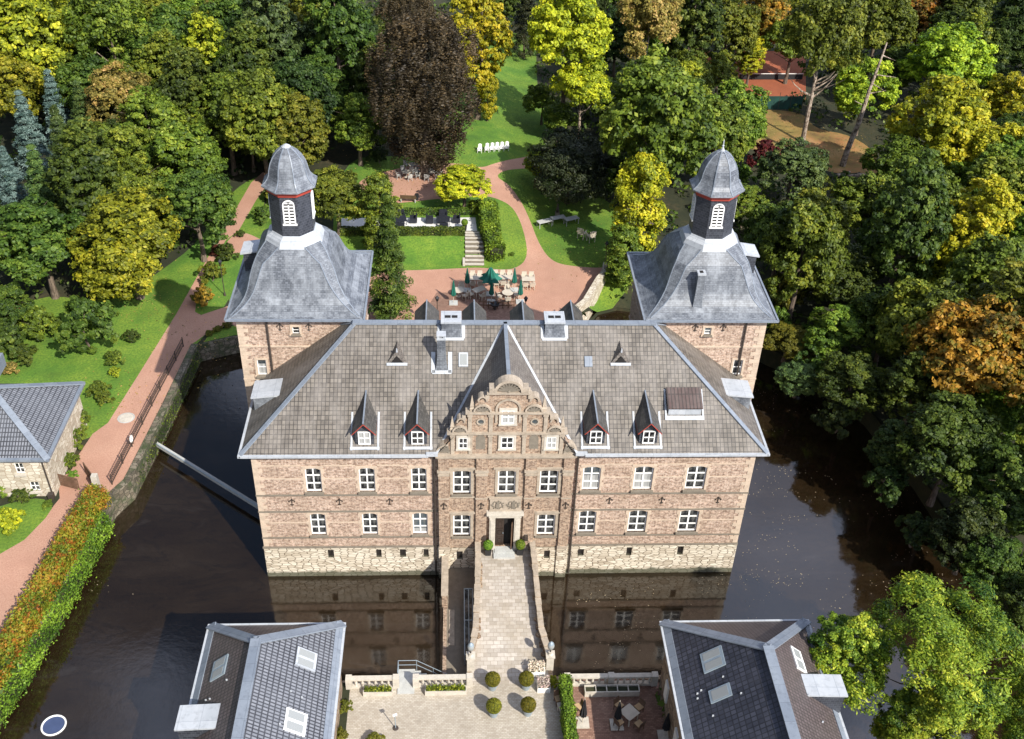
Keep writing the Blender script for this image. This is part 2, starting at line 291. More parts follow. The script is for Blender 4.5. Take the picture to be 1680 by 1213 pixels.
        for p in me.polygons:
            nn=p.normal
            if abs(nn.z)>.97: t=Vector((1,0,0)); bb=Vector((0,1,0))
            else: t=Vector((-nn.y,nn.x,0)).normalized(); bb=nn.cross(t)
            for li in p.loop_indices:
                q=s.v[me.loops[li].vertex_index]; q=Vector(q); data[2*li]=q.dot(t); data[2*li+1]=q.dot(bb)
        uvl.data.foreach_set('uv',data)
        if smooth:
            me.polygons.foreach_set('use_smooth',[True]*len(me.polygons))
            import bmesh; bm=bmesh.new(); bm.from_mesh(me); bmesh.ops.remove_doubles(bm,verts=bm.verts,dist=.0005); bm.to_mesh(me); bm.free()
        me.update()
        o=bpy.data.objects.new(name,me); col.objects.link(o)
        if parent is not None: o.parent=parent
        return o
def tag(o,label=None,cat=None,group=None,kind=None):
    if label: o['label']=label
    if cat: o['category']=cat
    if group: o['group']=group
    if kind: o['kind']=kind
    return o
def empty(name,loc,label,cat,group=None,rz=0,s=1):
    o=bpy.data.objects.new(name,None); col.objects.link(o); o.location=loc; o.rotation_euler.z=rz; o.scale=(s,s,s) if not isinstance(s,tuple) else s
    o.empty_display_size=.3; return tag(o,label,cat,group)
def copy_tree(o,parent=None,drop=()):
    c=o.copy(); col.objects.link(c)
    if parent is not None: c.parent=parent
    for ch in [x for x in KIDS.get(o.name,())]: copy_tree(ch,c)
    return c
KIDS={}
def reg(o):
    KIDS[o.name]=list(o.children)
    for c in o.children: reg(c)
def place(proto,used,loc,rz,label,group=None,s=None):
    o=proto if not used else copy_tree(proto)
    o.location=loc; o.rotation_euler.z=rz
    if s: o.scale=s if isinstance(s,tuple) else (s,s,s)
    o['label']=label
    if group: o['group']=group
    return o
class Proto:
    def __init__(s,o): s.o=o; s.used=False; reg(o)
    def put(s,loc,rz,label,group=None,sc_=None):
        o=place(s.o,s.used,loc,rz,label,group,sc_); s.used=True; return o
# ------------------------------------------------------------------ ground: one triangulated sheet cut into regions
def chaikin(P,n=2):
    for _ in range(n):
        Q=[]
        for i in range(len(P)):
            a=P[i]; b_=P[(i+1)%len(P)]; Q+=[(.75*a[0]+.25*b_[0],.75*a[1]+.25*b_[1]),(.25*a[0]+.75*b_[0],.25*a[1]+.75*b_[1])]
        P=Q
    return P
def dens(P,step=2.5):
    Q=[]
    for i in range(len(P)):
        a=Vector(P[i]); b_=Vector(P[(i+1)%len(P)]); n_=max(1,int((b_-a).length/step))
        for k in range(n_): Q.append(tuple(a.lerp(b_,k/n_)))
    return Q
def gp(*q): return [tuple(G(*a).xy) for a in q]
BANK=[(-22,-62),(-20.4,-34),(-17.6,-20),(-15.9,-13),(-14.5,-5),(-13.3,6.5),(-12.3,8.5),(-11.4,18),(-10.7,27.3),(-7.1,28.9),(-1.5,29.4),(3,28.4),(23,28.4),(25.4,30.6),(26.9,33),(28.5,35.6),(30.6,36.5),(34,35.8),(38,32.5),(40,31),(44,27),(48.5,23),(51,17.5),(52.6,9),(53.5,0),(56,-8),(62,-20),(68,-34),(70,-62),(46,-62),(43,-24),(36.1,-21.5),(36.1,-11.3),(15.1,-11.3),(-.9,-11.3),(-.9,-62)]
REG=[] # (name, polygon) later ones win
def reg_poly(name,P,smooth=True): REG.append((name,dens(chaikin(P) if smooth else P)))
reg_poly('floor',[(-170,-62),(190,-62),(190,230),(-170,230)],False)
reg_poly('lawn',gp((425,285),(372,320),(330,395),(250,455),(180,500),(60,480),(0,540),(-90,640),(-60,760),(60,740),(150,720),(200,690),(330,560),(372,500),(430,380),(436,300)))
reg_poly('lawn',gp((-30,925),(40,893),(72,858),(92,832),(60,812),(-60,850)))
reg_poly('lawn',[tuple(G(318,588).xy),(-10.9,27.2),(-7.1,28.7),(-3,29.1),(-2.5,34),tuple(G(388,533).xy),tuple(G(345,545).xy)],False)
reg_poly('lawn',gp((560,262),(640,255),(760,262),(790,270),(860,260),(930,290),(1000,330),(1045,380),(1045,470),(940,520),(600,520),(540,420)))
reg_poly('lawn',gp((792,85),(822,50),(880,60),(880,150),(905,205),(945,213),(905,250),(870,268),(790,280),(700,266),(735,180)))
reg_poly('lawn',gp((370,470),(400,470),(440,310),(452,330),(440,500),(380,510)))
reg_poly('litter',gp((1200,178),(1318,182),(1335,212),(1400,222),(1450,262),(1400,290),(1330,275),(1290,262),(1225,240),(1190,260),(1130,260),(1140,215)))
reg_poly('litter',gp((1400,280),(1450,255),(1500,262),(1440,300)))
reg_poly('litter',gp((1045,112),(1110,95),(1160,110),(1120,140),(1060,140)))
reg_poly('clay',gp((1206,84),(1322,84),(1322,164),(1206,164)),False)
reg_poly('clay',gp((1122,84),(1165,84),(1168,104),(1128,104)),False)
# gravel ways
reg_poly('gravel',[tuple(q) for q in gp((-60,935),(0,909),(40,886),(75,850),(88,830),(98,818),(96,790),(118,770),(130,745),(152,712),(177,694),(224,620),(290,514),(343,419),(412,300),(432,282),(444,296),(420,329),(392,378),(370,395),(362,410),(338,450),(322,495),(320,512),(330,517),(372,503),(400,498),(400,540),(378,532),(345,543),(322,560))]+[(-10.9,27.3),(-11.6,18),(-12.5,8.5),(-13.5,6.5),(-14.7,-5),(-16.1,-13),(-17.8,-20),(-20,-30),(-26,-30)],False)
reg_poly('gravel',gp((392,378),(430,392),(440,408),(400,412),(380,420),(366,402)))
reg_poly('gravel',gp((618,446),(660,444),(700,443),(760,440),(790,439),(822,443),(846,441),(866,424),(862,390),(852,358),(838,337),(815,326),(795,322),(770,322),(740,329),(715,326),(683,331),(631,335),(606,322),(584,304),(600,291),(631,282),(690,268),(760,268),(790,276),(808,270),(845,260),(900,244),(925,252),(885,272),(841,277),(818,284),(816,292),(835,303),(855,330),(870,362),(882,395),(897,420),(915,433),(950,438),(984,440),(1006,436),(1006,448),(990,462))+gp((977,480),(957,502),(934,520))+[(22.8,28.8),(3,28.8),(1,34)])
reg_poly('slab',gp((560,358),(780,357),(783,381),(768,380),(560,380)),False)
reg_poly('paver',[(7.1,-11.3),(20.9,-11.3),(20.9,-34),(7.1,-34)],False)
reg_poly('patio',[(20.9,-11.3),(27.5,-11.3),(27.5,-34),(20.9,-34)],False)
reg_poly('patio',[(9.5,28.7),(21,28.7),(20.2,36.6),(12,36.6)],False)
reg_poly('moat',BANK,False)
V=[];E_=[];F=[]
for nme,P in REG:
    i=len(V); n_=len(P); V+=[Vector(q) for q in P]; F.append(list(range(i,i+n_))); E_+=[(i+k,i+(k+1)%n_) for k in range(n_)]
gx=[(x,y) for x in np.arange(26.5,39,.8) for y in np.arange(34,42,.8)]+[(x,y) for x in np.arange(-8,26,1.5) for y in np.arange(38,130,1.5) if y<62 or (int(x/1.5)+int(y/1.5))%3==0]
V+=[Vector((x+.013,y+.017)) for x,y in gx]+[Vector((x+.3,y+.2)) for x in range(-160,185,12) for y in range(-55,225,12)]
vo,_e,fo,_a,_b,of=geometry.delaunay_2d_cdt(V,E_,F,1,1e-4)
names={'floor':('forest_floor','floor'),'lawn':('lawn','lawn'),'litter':('leafy_clearing','litter'),'clay':('clay_court','clay'),'gravel':('gravel_path','gravel'),'slab':('terrace_paving','slab'),'paver':('courtyard_paving','paver'),'patio':('brick_paving','patio')}
sheets={k:MB() for k in names}
def inside(P,x,y):
    c=False; j=len(P)-1
    for i in range(len(P)):
        if (P[i][1]>y)!=(P[j][1]>y) and x<(P[j][0]-P[i][0])*(y-P[i][1])/(P[j][1]-P[i][1])+P[i][0]: c=not c
        j=i
    return c
BB=[(min(p[0] for p in P),max(p[0] for p in P),min(p[1] for p in P),max(p[1] for p in P)) for _n,P in REG]
for f_ in fo:
    x=sum(vo[i].x for i in f_)/len(f_); y=sum(vo[i].y for i in f_)/len(f_); top=-1
    for r_i in range(len(REG)-1,-1,-1):
        q=BB[r_i]
        if q[0]<x<q[1] and q[2]<y<q[3] and inside(REG[r_i][1],x,y): top=r_i; break
    if top<0: continue
    k=REG[top][0]
    if k=='moat': continue
    sheets[k].face([(vo[i].x,vo[i].y,hgt(vo[i].x,vo[i].y)) for i in f_])
for k,mb in sheets.items():
    for i_,f_ in enumerate(mb.f):
        a,b_,c_=[Vector(mb.v[j]) for j in f_[:3]]
        if (b_-a).cross(c_-a).z<0: mb.f[i_]=f_[::-1]
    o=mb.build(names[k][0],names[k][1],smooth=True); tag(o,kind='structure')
mb=MB(); mb.face([(-40,-62,0),(90,-62,0),(90,60,0),(-40,60,0)]); tag(mb.build('moat_water','water'),kind='structure')
# moat retaining wall (south half of the left bank stands behind the flame hedge)
def strip_wall(mb,P,t,z0,z1,cap=0,inward=1):
    for i in range(len(P)-1):
        a=Vector((*P[i],0)); b_=Vector((*P[i+1],0)); mb.bar(a+Vector((0,0,(z0+z1)/2)),b_+Vector((0,0,(z0+z1)/2)),t,z1-z0,0)
mb=MB(); Wl=[(x,y) for x,y in BANK]
def vstrip(mb,P,off,z0,z1,m=0):
    # solid wall along open path P, offset to the right-hand side (water side) by off
    n_=len(P); L=[];Rr=[]
    for i in range(n_):
        a=Vector(P[max(0,i-1)]); b_=Vector(P[min(n_-1,i+1)]); d=(b_-a).normalized(); nn=Vector((d.y,-d.x))
        L.append(Vector(P[i])-nn*.12); Rr.append(Vector(P[i])+nn*off)
    z=lambda v,h:(v.x,v.y,h)
    for i in range(n_-1):
        mb.face([z(Rr[i],z0),z(Rr[i+1],z0),z(Rr[i+1],z1),z(Rr[i],z1)],m); mb.face([z(L[i+1],z0),z(L[i],z0),z(L[i],z1),z(L[i+1],z1)],m)
        mb.face([z(L[i],z1),z(Rr[i],z1),z(Rr[i+1],z1),z(L[i+1],z1)],m)
    for i in (0,n_-1): mb.face([z(L[i],z0),z(Rr[i],z0),z(Rr[i],z1),z(L[i],z1)],m)
vstrip(mb,BANK[0:9],.45,-.6,2.12); tag(mb.build('moat_wall','bank'),'mossy rubble retaining wall between the pink gravel path and the moat, left bank','retaining wall')
mb=MB(); vstrip(mb,BANK[8:12],.15,-.6,1.93); tag(mb.build('moat_edging','bank'),'low dark stone edging of the small lawn at the moat corner beside the left tower','edging')
mb=MB(); vstrip(mb,BANK[11:13],.3,-.6,2.1); tag(mb.build('terrace_wall','rubble'),'stone wall holding up the rear plaza behind the castle','retaining wall')
mb=MB(); vstrip(mb,BANK[14:19],.1,-.6,.22,0); vstrip(mb,BANK[18:29],.1,-.6,1.9,0); tag(mb.build('moat_bank','floor'),kind='structure')
mb=MB(); vstrip(mb,BANK[29:35]+[(-.9,-62)],.25,-.6,1.98); tag(mb.build('quay_wall','quarry'),'stone quay wall carrying the front courtyard and forebuildings','quay wall')
# curved parapet of the plaza
P=[(22.9,28.5)]+gp((934,520),(957,502),(977,480),(987,458),(991,440))
mb=MB(); vstrip(mb,P,.5,-.6,2.75); tag(mb.build('curved_wall','rubble'),'curved pale stone wall bounding the right end of the rear plaza','wall')
# ------------------------------------------------------------------ castle
H=12.4; ZR=18.2; YR=6.94; OH=.57; W=35.; D=13.88
castle=empty('moated_castle',(17.5,7,0),'brick moated castle with scrolled gable and two slate onion-domed towers','castle')
def wall_open(mb,x0,x1,z0,z1,y,ops,m=0,depth=.28,mr=None):
    xs=sorted({x0,x1,*[o[0] for o in ops],*[o[1] for o in ops]}); zs=sorted({z0,z1,*[o[2] for o in ops],*[o[3] for o in ops]})
    mr=m if mr is None else mr
    for i in range(len(xs)-1):
        for j in range(len(zs)-1):
            a,b_,c_,d=xs[i],xs[i+1],zs[j],zs[j+1]; cx_,cz_=(a+b_)/2,(c_+d)/2
            if any(o[0]<cx_<o[1] and o[2]<cz_<o[3] for o in ops): continue
            mb.face([(a,y,c_),(b_,y,c_),(b_,y,d),(a,y,d)],m)
    for a,b_,c_,d in ops:
        Y=y+depth
        mb.face([(a,y,c_),(a,y,d),(a,Y,d),(a,Y,c_)],mr); mb.face([(b_,y,c_),(b_,Y,c_),(b_,Y,d),(b_,y,d)],mr)
        mb.face([(a,y,c_),(a,Y,c_),(b_,Y,c_),(b_,y,c_)],mr); mb.face([(a,y,d),(b_,y,d),(b_,Y,d),(a,Y,d)],mr)
        mb.face([(a,Y,c_),(a,Y,d),(b_,Y,d),(b_,Y,c_)],mr)
LU=[(3.52,4.62),(7.24,8.34),(10.87,11.95)]; RU=[(22.95,24.2),(26.6,27.95),(30.35,31.75)]; CU=[(13.8,15.05),(16.95,18.2),(19.9,21.2)]
ops_l=[(a,b_,8.5,10.72) for a,b_ in LU]+[(a,b_,4.25,6.4) for a,b_ in LU]
ops_r=[(a,b_,8.52,10.75) for a,b_ in RU]+[(a,b_,4.3,6.5) for a,b_ in RU]
base_l=[(4.55,5.0,1.95,2.75),(8.1,8.5,1.95,2.75),(9.85,10.3,1.95,2.75),(11.6,11.98,1.95,2.75)]
base_r=[(23.1,23.55,1.9,2.6),(26.75,27.15,1.9,2.75),(30.6,31.05,1.95,2.8)]
mb=MB()
BZ=3.05
wall_open(mb,0,12.75,BZ,12.3,0,ops_l,0); wall_open(mb,22.2,W,BZ,12.3,0,ops_r,0)
mb.face([(0,0,BZ),(0,0,12.3),(0,D,12.3),(0,D,BZ)]); mb.face([(W,0,BZ),(W,D,BZ),(W,D,12.3),(W,0,12.3)]); mb.face([(0,D,BZ),(0,D,12.3),(W,D,12.3),(W,D,BZ)])
mb.build('wall','brick',castle)
mb=MB(); wall_open(mb,-.06,12.75,-1,BZ,-.06,base_l,0); wall_open(mb,22.2,W+.06,-1,BZ,-.06,base_r,0)
mb.face([(-.06,-.06,-1),(-.06,-.06,BZ),(-.06,D,BZ),(-.06,D,-1)]); mb.face([(W+.06,-.06,-1),(W+.06,D,-1),(W+.06,D,BZ),(W+.06,-.06,BZ)])
mb.face([(-.06,-.06,BZ),(12.75,-.06,BZ),(12.75,.1,BZ),(-.06,.1,BZ)]); mb.face([(22.2,-.06,BZ),(W+.06,-.06,BZ),(W+.06,.1,BZ),(22.2,.1,BZ)])
mb.build('stone_base','base',castle)
# middle bay
YB=-.22
ops_c=[(a,b_,8.42,10.62) for a,b_ in CU]+[(CU[0][0],CU[0][1],4.25,6.38),(CU[2][0],CU[2][1],4.25,6.38),(16.85,18.2,3.06,6.2)]
mb=MB(); wall_open(mb,12.75,22.2,BZ,12.05,YB,ops_c,0,.4)
mb.face([(12.75,.1,BZ),(12.75,YB,BZ),(12.75,YB,12.05),(12.75,.1,12.05)]); mb.face([(22.2,YB,BZ),(22.2,.1,BZ),(22.2,.1,12.05),(22.2,YB,12.05)])
mb.build('bay_wall','brick_bay',castle)
mb=MB(); wall_open(mb,12.7,22.25,-1,BZ,YB-.05,[(14.05,14.5,1.9,2.7),(20.55,20.98,1.9,2.7)],0)
mb.face([(12.7,0,-1),(12.7,YB-.05,-1),(12.7,YB-.05,BZ),(12.7,0,BZ)]); mb.face([(22.25,YB-.05,-1),(22.25,0,-1),(22.25,0,BZ),(22.25,YB-.05,BZ)]); mb.face([(12.7,YB-.05,BZ),(22.25,YB-.05,BZ),(22.25,0,BZ),(12.7,0,BZ)])
mb.build('bay_base','base',castle)
# string courses, quoins and window surrounds
mb=MB()
for z,h,d in ((11.95,.3,.1),(8.2,.13,.07),(6.62,.13,.07),(4.02,.12,.07),(3.05,.12,.12)):
    mb.box(-.07-(.05 if d>.1 else 0),12.74,-d,.02,z-h/2,z+h/2); mb.box(22.21,W+.07,-d,.02,z-h/2,z+h/2)
for z in (8.2,6.62,4.02,3.07): mb.box(W-.02,W+.08,-.02,D,z-.06,z+.06); mb.box(-.08,.02,-.02,D,z-.06,z+.06)
mb.build('string_course','stone_dark',castle)
mb=MB()
for ops,xx in ((ops_l,(0.0,12.74)),(ops_r,(22.21,W))):
    for zc in (9.75,10.95,5.5,):
        cur=xx[0]
        for a,b_,c_,d in sorted([o for o in ops if o[2]-.3<zc<o[3]+.5]): mb.box(cur,a-.22,-.018,.01,zc-.055,zc+.055); cur=b_+.22
        mb.box(cur,xx[1],-.018,.01,zc-.055,zc+.055)
rnd=random.Random(3)
for x,sgn in ((0,1),(W,-1)):
    z=BZ+.1; k=0
    while z<11.6:
        hh=.34; w_=.62 if k%2 else .34
        mb.box(min(x-sgn*.03,x+sgn*w_),max(x-sgn*.03,x+sgn*w_),-.032,.3 if k%2 else .6,z,z+hh-.02); z+=hh; k+=1
for a,b_,c_,d in ops_l+ops_r:
    z=c_; k=0
    while z<d-.05:
        w_=.26 if k%2 else .15
        mb.box(a-w_,a-.002,-.03,.02,z,min(d,z+.36)-.015); mb.box(b_+.002,b_+w_,-.03,.02,z,min(d,z+.36)-.015); z+=.36; k+=1
    mb.box(a-.2,b_+.2,-.034,.02,d+.0,d+.2)
mb.build('quoin','stone_band',castle)
# window head spandrels (segmental arches)
mb=MB()
def spandrel(mb,a,b_,d,y,rise=.16,n=6):
    cx_=(a+b_)/2; hw=(b_-a)/2; pts=[]
    for k in range(n+1):
        t=k/n; x=a+t*(b_-a); pts.append((x,d-rise*((x-cx_)/hw)**2))
    for k in range(n):
        if abs(pts[k][1]-d)<1e-6 and abs(pts[k+1][1]-d)<1e-6: continue
        mb.face([(pts[k][0],y,pts[k][1]),(pts[k+1][0],y,pts[k+1][1]),(pts[k+1][0],y,d),(pts[k][0],y,d)]); mb.face([(pts[k][0],y,pts[k][1]),(pts[k][0],y+.2,pts[k][1]),(pts[k+1][0],y+.2,pts[k+1][1]),(pts[k+1][0],y,pts[k+1][1])])
for a,b_,c_,d in ops_l+ops_r: spandrel(mb,a,b_,d,-.012)
for a,b_,c_,d in ops_c[:5]: spandrel(mb,a,b_,d,YB-.012,.1)
mb.build('window_arch','stone_band',castle)
# windows : frame > pane, sill
def window_proto(w,h,cols,rows,parent,fw=.09,sill=True,bar_w=.055,arch=0,sillmat='stone_dark',splits=None):
    m=MB(); m.box(-w/2,-w/2+fw,-.04,.04,0,h); m.box(w/2-fw,w/2,-.04,.04,0,h); m.box(-w/2+fw,w/2-fw,-.04,.04,0,fw*1.4); m.box(-w/2+fw,w/2-fw,-.04,.04,h-fw-arch,h)
    for k in range(1,cols): x=-w/2+w*k/cols; m.box(x-bar_w,x+bar_w,-.046,.04,fw*1.4,h-fw-arch)
    for k in range(1,rows):
        z=h*k/rows if splits is None else h*splits[k-1]; m.box(-w/2+fw,w/2-fw,-.052,.035,z-bar_w*.8,z+bar_w*.8)
    f=m.build('window','white',parent,world=False); 
    MB().box(-w/2+fw*.5,w/2-fw*.5,.0,.03,fw,h-fw-arch).build('pane','glass',f,world=False)
    if sill: MB().box(-w/2-.12,w/2+.12,-.36,.05,-.14,0).build('sill',sillmat,f,world=False)
    return f
wp=window_proto(1.25,2.18,2,3,castle,sill=True,arch=.06); reg(wp); used=False
def put_window(proto,a,b_,c_,y,w0,parent,h=None,h0=None,zrot=0):
    global used_map
    u=used_map.get(proto.name,False); o=proto if not u else copy_tree(proto,parent); used_map[proto.name]=True
    off=Vector((0,0,0)); q=parent
    while q is not None: off+=q.location; q=q.parent
    o.location=Vector(((a+b_)/2,y,c_))-off; o.scale=((b_-a)/w0,1,(h/h0) if h else 1); o.rotation_euler.z=zrot; o.parent=parent; return o
used_map={}
for a,b_,c_,d in ops_l+ops_r: put_window(wp,a,b_,c_,.16,1.25,castle,d-c_-.02,2.18)
for a,b_,c_,d in ops_c[:5]: put_window(wp,a,b_,c_,YB+.2,1.25,castle,d-c_-.02,2.18)
# basement gratings
mb=MB(); gr=MB()
for ops,y in ((base_l+base_r,-.06),([(14.05,14.5,1.9,2.7),(20.55,20.98,1.9,2.7)],YB-.05)):
    for a,b_,c_,d in ops:
        mb.box(a+.01,b_-.01,y+.2,y+.24,c_,d)
        for k in range(1,4): x=a+(b_-a)*k/4; gr.box(x-.012,x+.012,y+.05,y+.075,c_,d)
mb.build('cellar_opening','doorvoid',castle); gr.build('cellar_grating','iron',castle)
# pilasters, entablature, frames of the middle bay
mb=MB(); cap=MB(); bps=MB()
PIL=[(12.78,13.52),(15.42,16.2),(18.85,19.62),(21.5,22.18)]
for a,b_ in PIL:
    mb.box(a,b_,YB-.2,YB+.01,BZ+.12,10.3); mb.box(a,b_,YB-.2,YB+.01,10.82,12.0)
    cap.box(a-.08,b_+.08,YB-.28,YB+.01,10.62,10.82); cap.box(a-.04,b_+.04,YB-.24,YB+.01,10.3,10.44); cap.box(a+.01,b_-.01,YB-.205,YB+.01,10.44,10.62)
    cap.box(a-.05,b_+.05,YB-.26,YB+.01,3.06,3.32); bps.box(a-.04,b_+.04,YB-.2,YB+.01,-1,3.02); cap.box(a-.04,b_+.04,YB-.24,YB,8.1,8.2)
mb.build('pilaster','brick_bay',castle); bps.build('pilaster_base','base',castle)
mb2=cap
mb2.box(12.6,22.35,YB-.34,.0,12.05,12.2); mb2.box(12.7,22.25,YB-.26,.0,11.93,12.05)
def surround(m,a,b_,c_,d,y,w_=.2,t=.05,head=True):
    m.box(a-w_,a-.002,y-t,y+.01,c_,d); m.box(b_+.002,b_+w_,y-t,y+.01,c_,d); m.box(a-w_,b_+w_,y-t,y+.01,d+.002,d+w_)
    if head: m.box(a-w_-.12,b_+w_+.12,y-t-.1,y+.01,d+w_+.004,d+w_+.12)
for a,b_,c_,d in ops_c[:5]: surround(mb2,a,b_,c_,d,YB)
for x0,x1 in ((13.56,15.38),(16.24,18.81),(19.66,21.46)): mb2.box(x0,x1,YB-.06,YB+.01,8.06,8.2)
for x0,x1 in ((13.56,15.38),(19.66,21.46)): mb2.box(x0,x1,YB-.05,YB+.01,6.62,6.72); mb2.box(x0,x1,YB-.05,YB+.01,4.0,4.1)
cap.build('bay_trim','stone',castle)
# portal
mb=MB(); mb.box(16.42,16.84,YB-.3,YB+.01,3.06,6.35); mb.box(18.21,18.65,YB-.3,YB+.01,3.06,6.35); mb.box(16.36,18.71,YB-.34,YB+.01,6.351,6.68); mb.box(16.2,18.87,YB-.5,YB+.01,6.681,6.84)
for x in(16.42,18.21): mb.box(x+.08,x+.36,YB-.33,YB,3.3,6.1)
pf=mb.build('portal','stone_pale',castle)
mb=MB(); mb.box(16.42,18.65,YB-.14,YB+.01,6.95,8.02); mb.box(16.36,18.71,YB-.18,YB+.01,6.86,6.95); mb.box(16.36,18.71,YB-.18,YB+.01,8.021,8.1)
rp_=mb.build('relief_panel','stone',castle)
mb=MB(); rnd=random.Random(8)
for cx_ in (16.98,18.09):      # carved coats with scrolling leaves
    mb.obox((cx_,YB-.17,7.42),.13,.05,.2); mb.obox((cx_,YB-.18,7.72),.09,.05,.08)
    for k in range(14):
        a=k/14*2*math.pi; r_=.3+.06*(k%2); x=cx_+1.15*r_*math.cos(a); z=7.47+r_*math.sin(a)
        mb.obox((x,YB-.16,z),.085,.035,.035,mat=Matrix.Rotation(-a*2+.6,3,'Y'))
mb.build('carving','stone_dark',rp_)
mb=MB(); mb.box(16.86,18.19,.12,.17,3.07,6.18); mb.build('doorway','doorvoid',castle)
mb=MB(); mb.box(16.88,17.5,-.02,.06,3.07,5.75)
for z in(3.25,4.1,4.95):
    mb.box(16.96,17.42,-.05,-.02,z,z+.08); mb.box(16.96,17.42,-.05,-.02,z+.6,z+.68); mb.box(16.96,17.04,-.051,-.02,z,z+.68); mb.box(17.34,17.42,-.051,-.02,z,z+.68)
    mb.obox((17.19,-.04,z+.34),.1,.03,.16)
dr=mb.build('door','darkwood',castle); MB().tube((17.44,-.04,4.4),(17.44,-.16,4.4),.025).build('handle','steel',dr)
MB().box(16.86,18.19,-.04,.04,5.76,5.86).build('transom','darkwood',castle)
mb=MB(); mb.obox((18.1,-.3,4.4),.03,.32,1.33,rz=R(-12)); mb.build('door','brownwood',castle)
# wall anchors
def anchor(m,x,z,y):
    m.box(x-.03,x+.03,y-.05,y,z-.38,z+.3); 
    for s in(-1,1):
        m.obox((x+s*.13,y-.035,z+.18),.13,.025,.03,mat=Matrix.Rotation(s*.5,3,'Y')); m.obox((x+s*.24,y-.035,z+.07),.03,.025,.07,mat=Matrix.Rotation(s*.3,3,'Y'))
        m.obox((x+s*.08,y-.03,z-.3),.07,.025,.025,mat=Matrix.Rotation(-s*.7,3,'Y'))
    m.obox((x,y-.04,z+.33),.06,.03,.06,mat=Matrix.Rotation(R(45),3,'Y'))
am=MB(); anchor(am,0,0,0); am.v=[(a*.82,b_,c_*.82) for a,b_,c_ in am.v]; ap=am.build('wall_anchor','iron',castle,world=False); KIDS[ap.name]=[]
def put_anchor(x,z,y,zr=0):
    u=used_map.get('anc'); o=ap if not u else copy_tree(ap,castle); used_map['anc']=1; o.parent=castle; o.location=Vector((x,y,z))-castle.location; o.rotation_euler.z=zr
for x in (2.4,5.75,9.3): put_anchor(x,7.55,-.005)
for x in (25.05,28.85,32.95): put_anchor(x,7.5,-.005)
for x in (13.15,15.8,19.2,21.85): put_anchor(x,7.45,YB-.21)
# downpipes
mb=MB()
for x in(12.5,22.5): mb.tube((x,-.16,.2),(x,-.16,12.2),.07,n=8); mb.tube((x,-.16,12.2),(x,-.4,12.42),.07,n=8)
for z in(2.2,4.6,7,9.4): 
    for x in(12.5,22.5): mb.box(x-.1,x+.1,-.24,-.02,z,z+.06)
mb.build('downpipe','iron',castle)
mb=MB(); lw=[(19.15,5.0)]
mb.box(19.0,19.25,YB-.5,YB-.2,4.15,4.55); mb.box(16.35-.35,16.35-.15,YB-.45,YB-.2,4.2,4.5); mb.build('wall_lamp','iron',castle)
# ------------------------------------------------------------------ Renaissance gable
YG=YB-.02; GX=17.5
def cap_scroll(m,x0,x1,z0,zt,y0,y1,side):   # half round lobe with shell
    pass
half=[(4.72,12.2),(4.72,12.55),(4.4,13.0),(4.05,13.35),(3.88,13.45),(3.88,14.15),(3.55,14.15),(3.5,14.75),(3.1,15.15),(2.72,15.3),(2.66,15.9),(2.3,15.9),(2.2,16.5),(1.75,16.95),(1.28,17.1),(1.26,17.55),(.95,17.6)]
pts=[(GX-x,z) for x,z in half]
for k in range(9):
    a=math.pi*(1-k/8); pts.append((GX+.88*math.cos(a),17.62+.92*math.sin(a)))
pts+=[(GX+x,z) for x,z in half[::-1]]
mb=MB(); mb.prism(pts,YG,YG+.42); gable=mb.build('gable','brick_bay',castle)
mb=MB()
def cornice(x0,x1,z,h=.14,d=.2): mb.box(x0,x1,YG-d,YG+.46,z,z+h); mb.box(x0+.06,x1-.06,YG-d*.6,YG+.44,z-.08,z-.001)
cornice(GX-4.1,GX+4.1,14.02); cornice(GX-2.85,GX+2.85,15.78); cornice(GX-1.45,GX+1.45,17.45); 
for x,hw in ((1.35,.0),):
    pass
# little pilasters on each storey
for z0,z1,xs in ((12.22,13.94,(-3.72,-2.5,-1.15,1.15,2.5,3.72)),(14.17,15.7,(-2.55,-1.15,1.15,2.55))):
    for x in xs: mb.box(GX+x-.13,GX+x+.13,YG-.1,YG+.01,z0,z1-.16); mb.box(GX+x-.18,GX+x+.18,YG-.15,YG+.01,z1-.16,z1)
# cap stones following scrolls
def arcband(cx_,cz_,r0,r1,a0,a1,n,y0,y1):
    for k in range(n):
        A=a0+(a1-a0)*k/n; B=a0+(a1-a0)*(k+1)/n
        q=[(cx_+r0*math.cos(A),cz_+r0*math.sin(A)),(cx_+r1*math.cos(A),cz_+r1*math.sin(A)),(cx_+r1*math.cos(B),cz_+r1*math.sin(B)),(cx_+r0*math.cos(B),cz_+r0*math.sin(B))]
        if a1<a0: q=q[::-1]
        mb.prism(q,y0,y1)
arcband(GX,17.62,.8,1.0,math.pi,0,12,YG-.22,YG+.5)
mb.box(GX-1.3,GX-.95,YG-.2,YG+.46,17.6,17.95); mb.box(GX+.95,GX+1.3,YG-.2,YG+.46,17.6,17.95)
for s in(-1,1):
    arcband(GX+s*1.72,15.95,.5,.62,math.pi,0,8,YG-.16,YG+.46); arcband(GX+s*1.72,16.92,.22,.34,math.pi*1.1,-.3,8,YG-.14,YG+.46); mb.obox((GX+s*1.42,YG+.15,17.2),.14,.3,.14)
    arcband(GX+s*3.22,14.2,.42,.54,math.pi,0,8,YG-.16,YG+.46); arcband(GX+s*3.15,15.12,.2,.3,math.pi*1.1,-.3,8,YG-.14,YG+.46); mb.obox((GX+s*2.95,YG+.15,15.42),.13,.3,.12)
    arcband(GX+s*4.02,12.25,.78,.9,math.pi/2 ,(math.pi if s<0 else 0),7,YG-.16,YG+.46)
    mb.box(min(GX+s*3.9,GX+s*4.78),max(GX+s*3.9,GX+s*4.78),YG-.14,YG+.46,12.2,12.36)
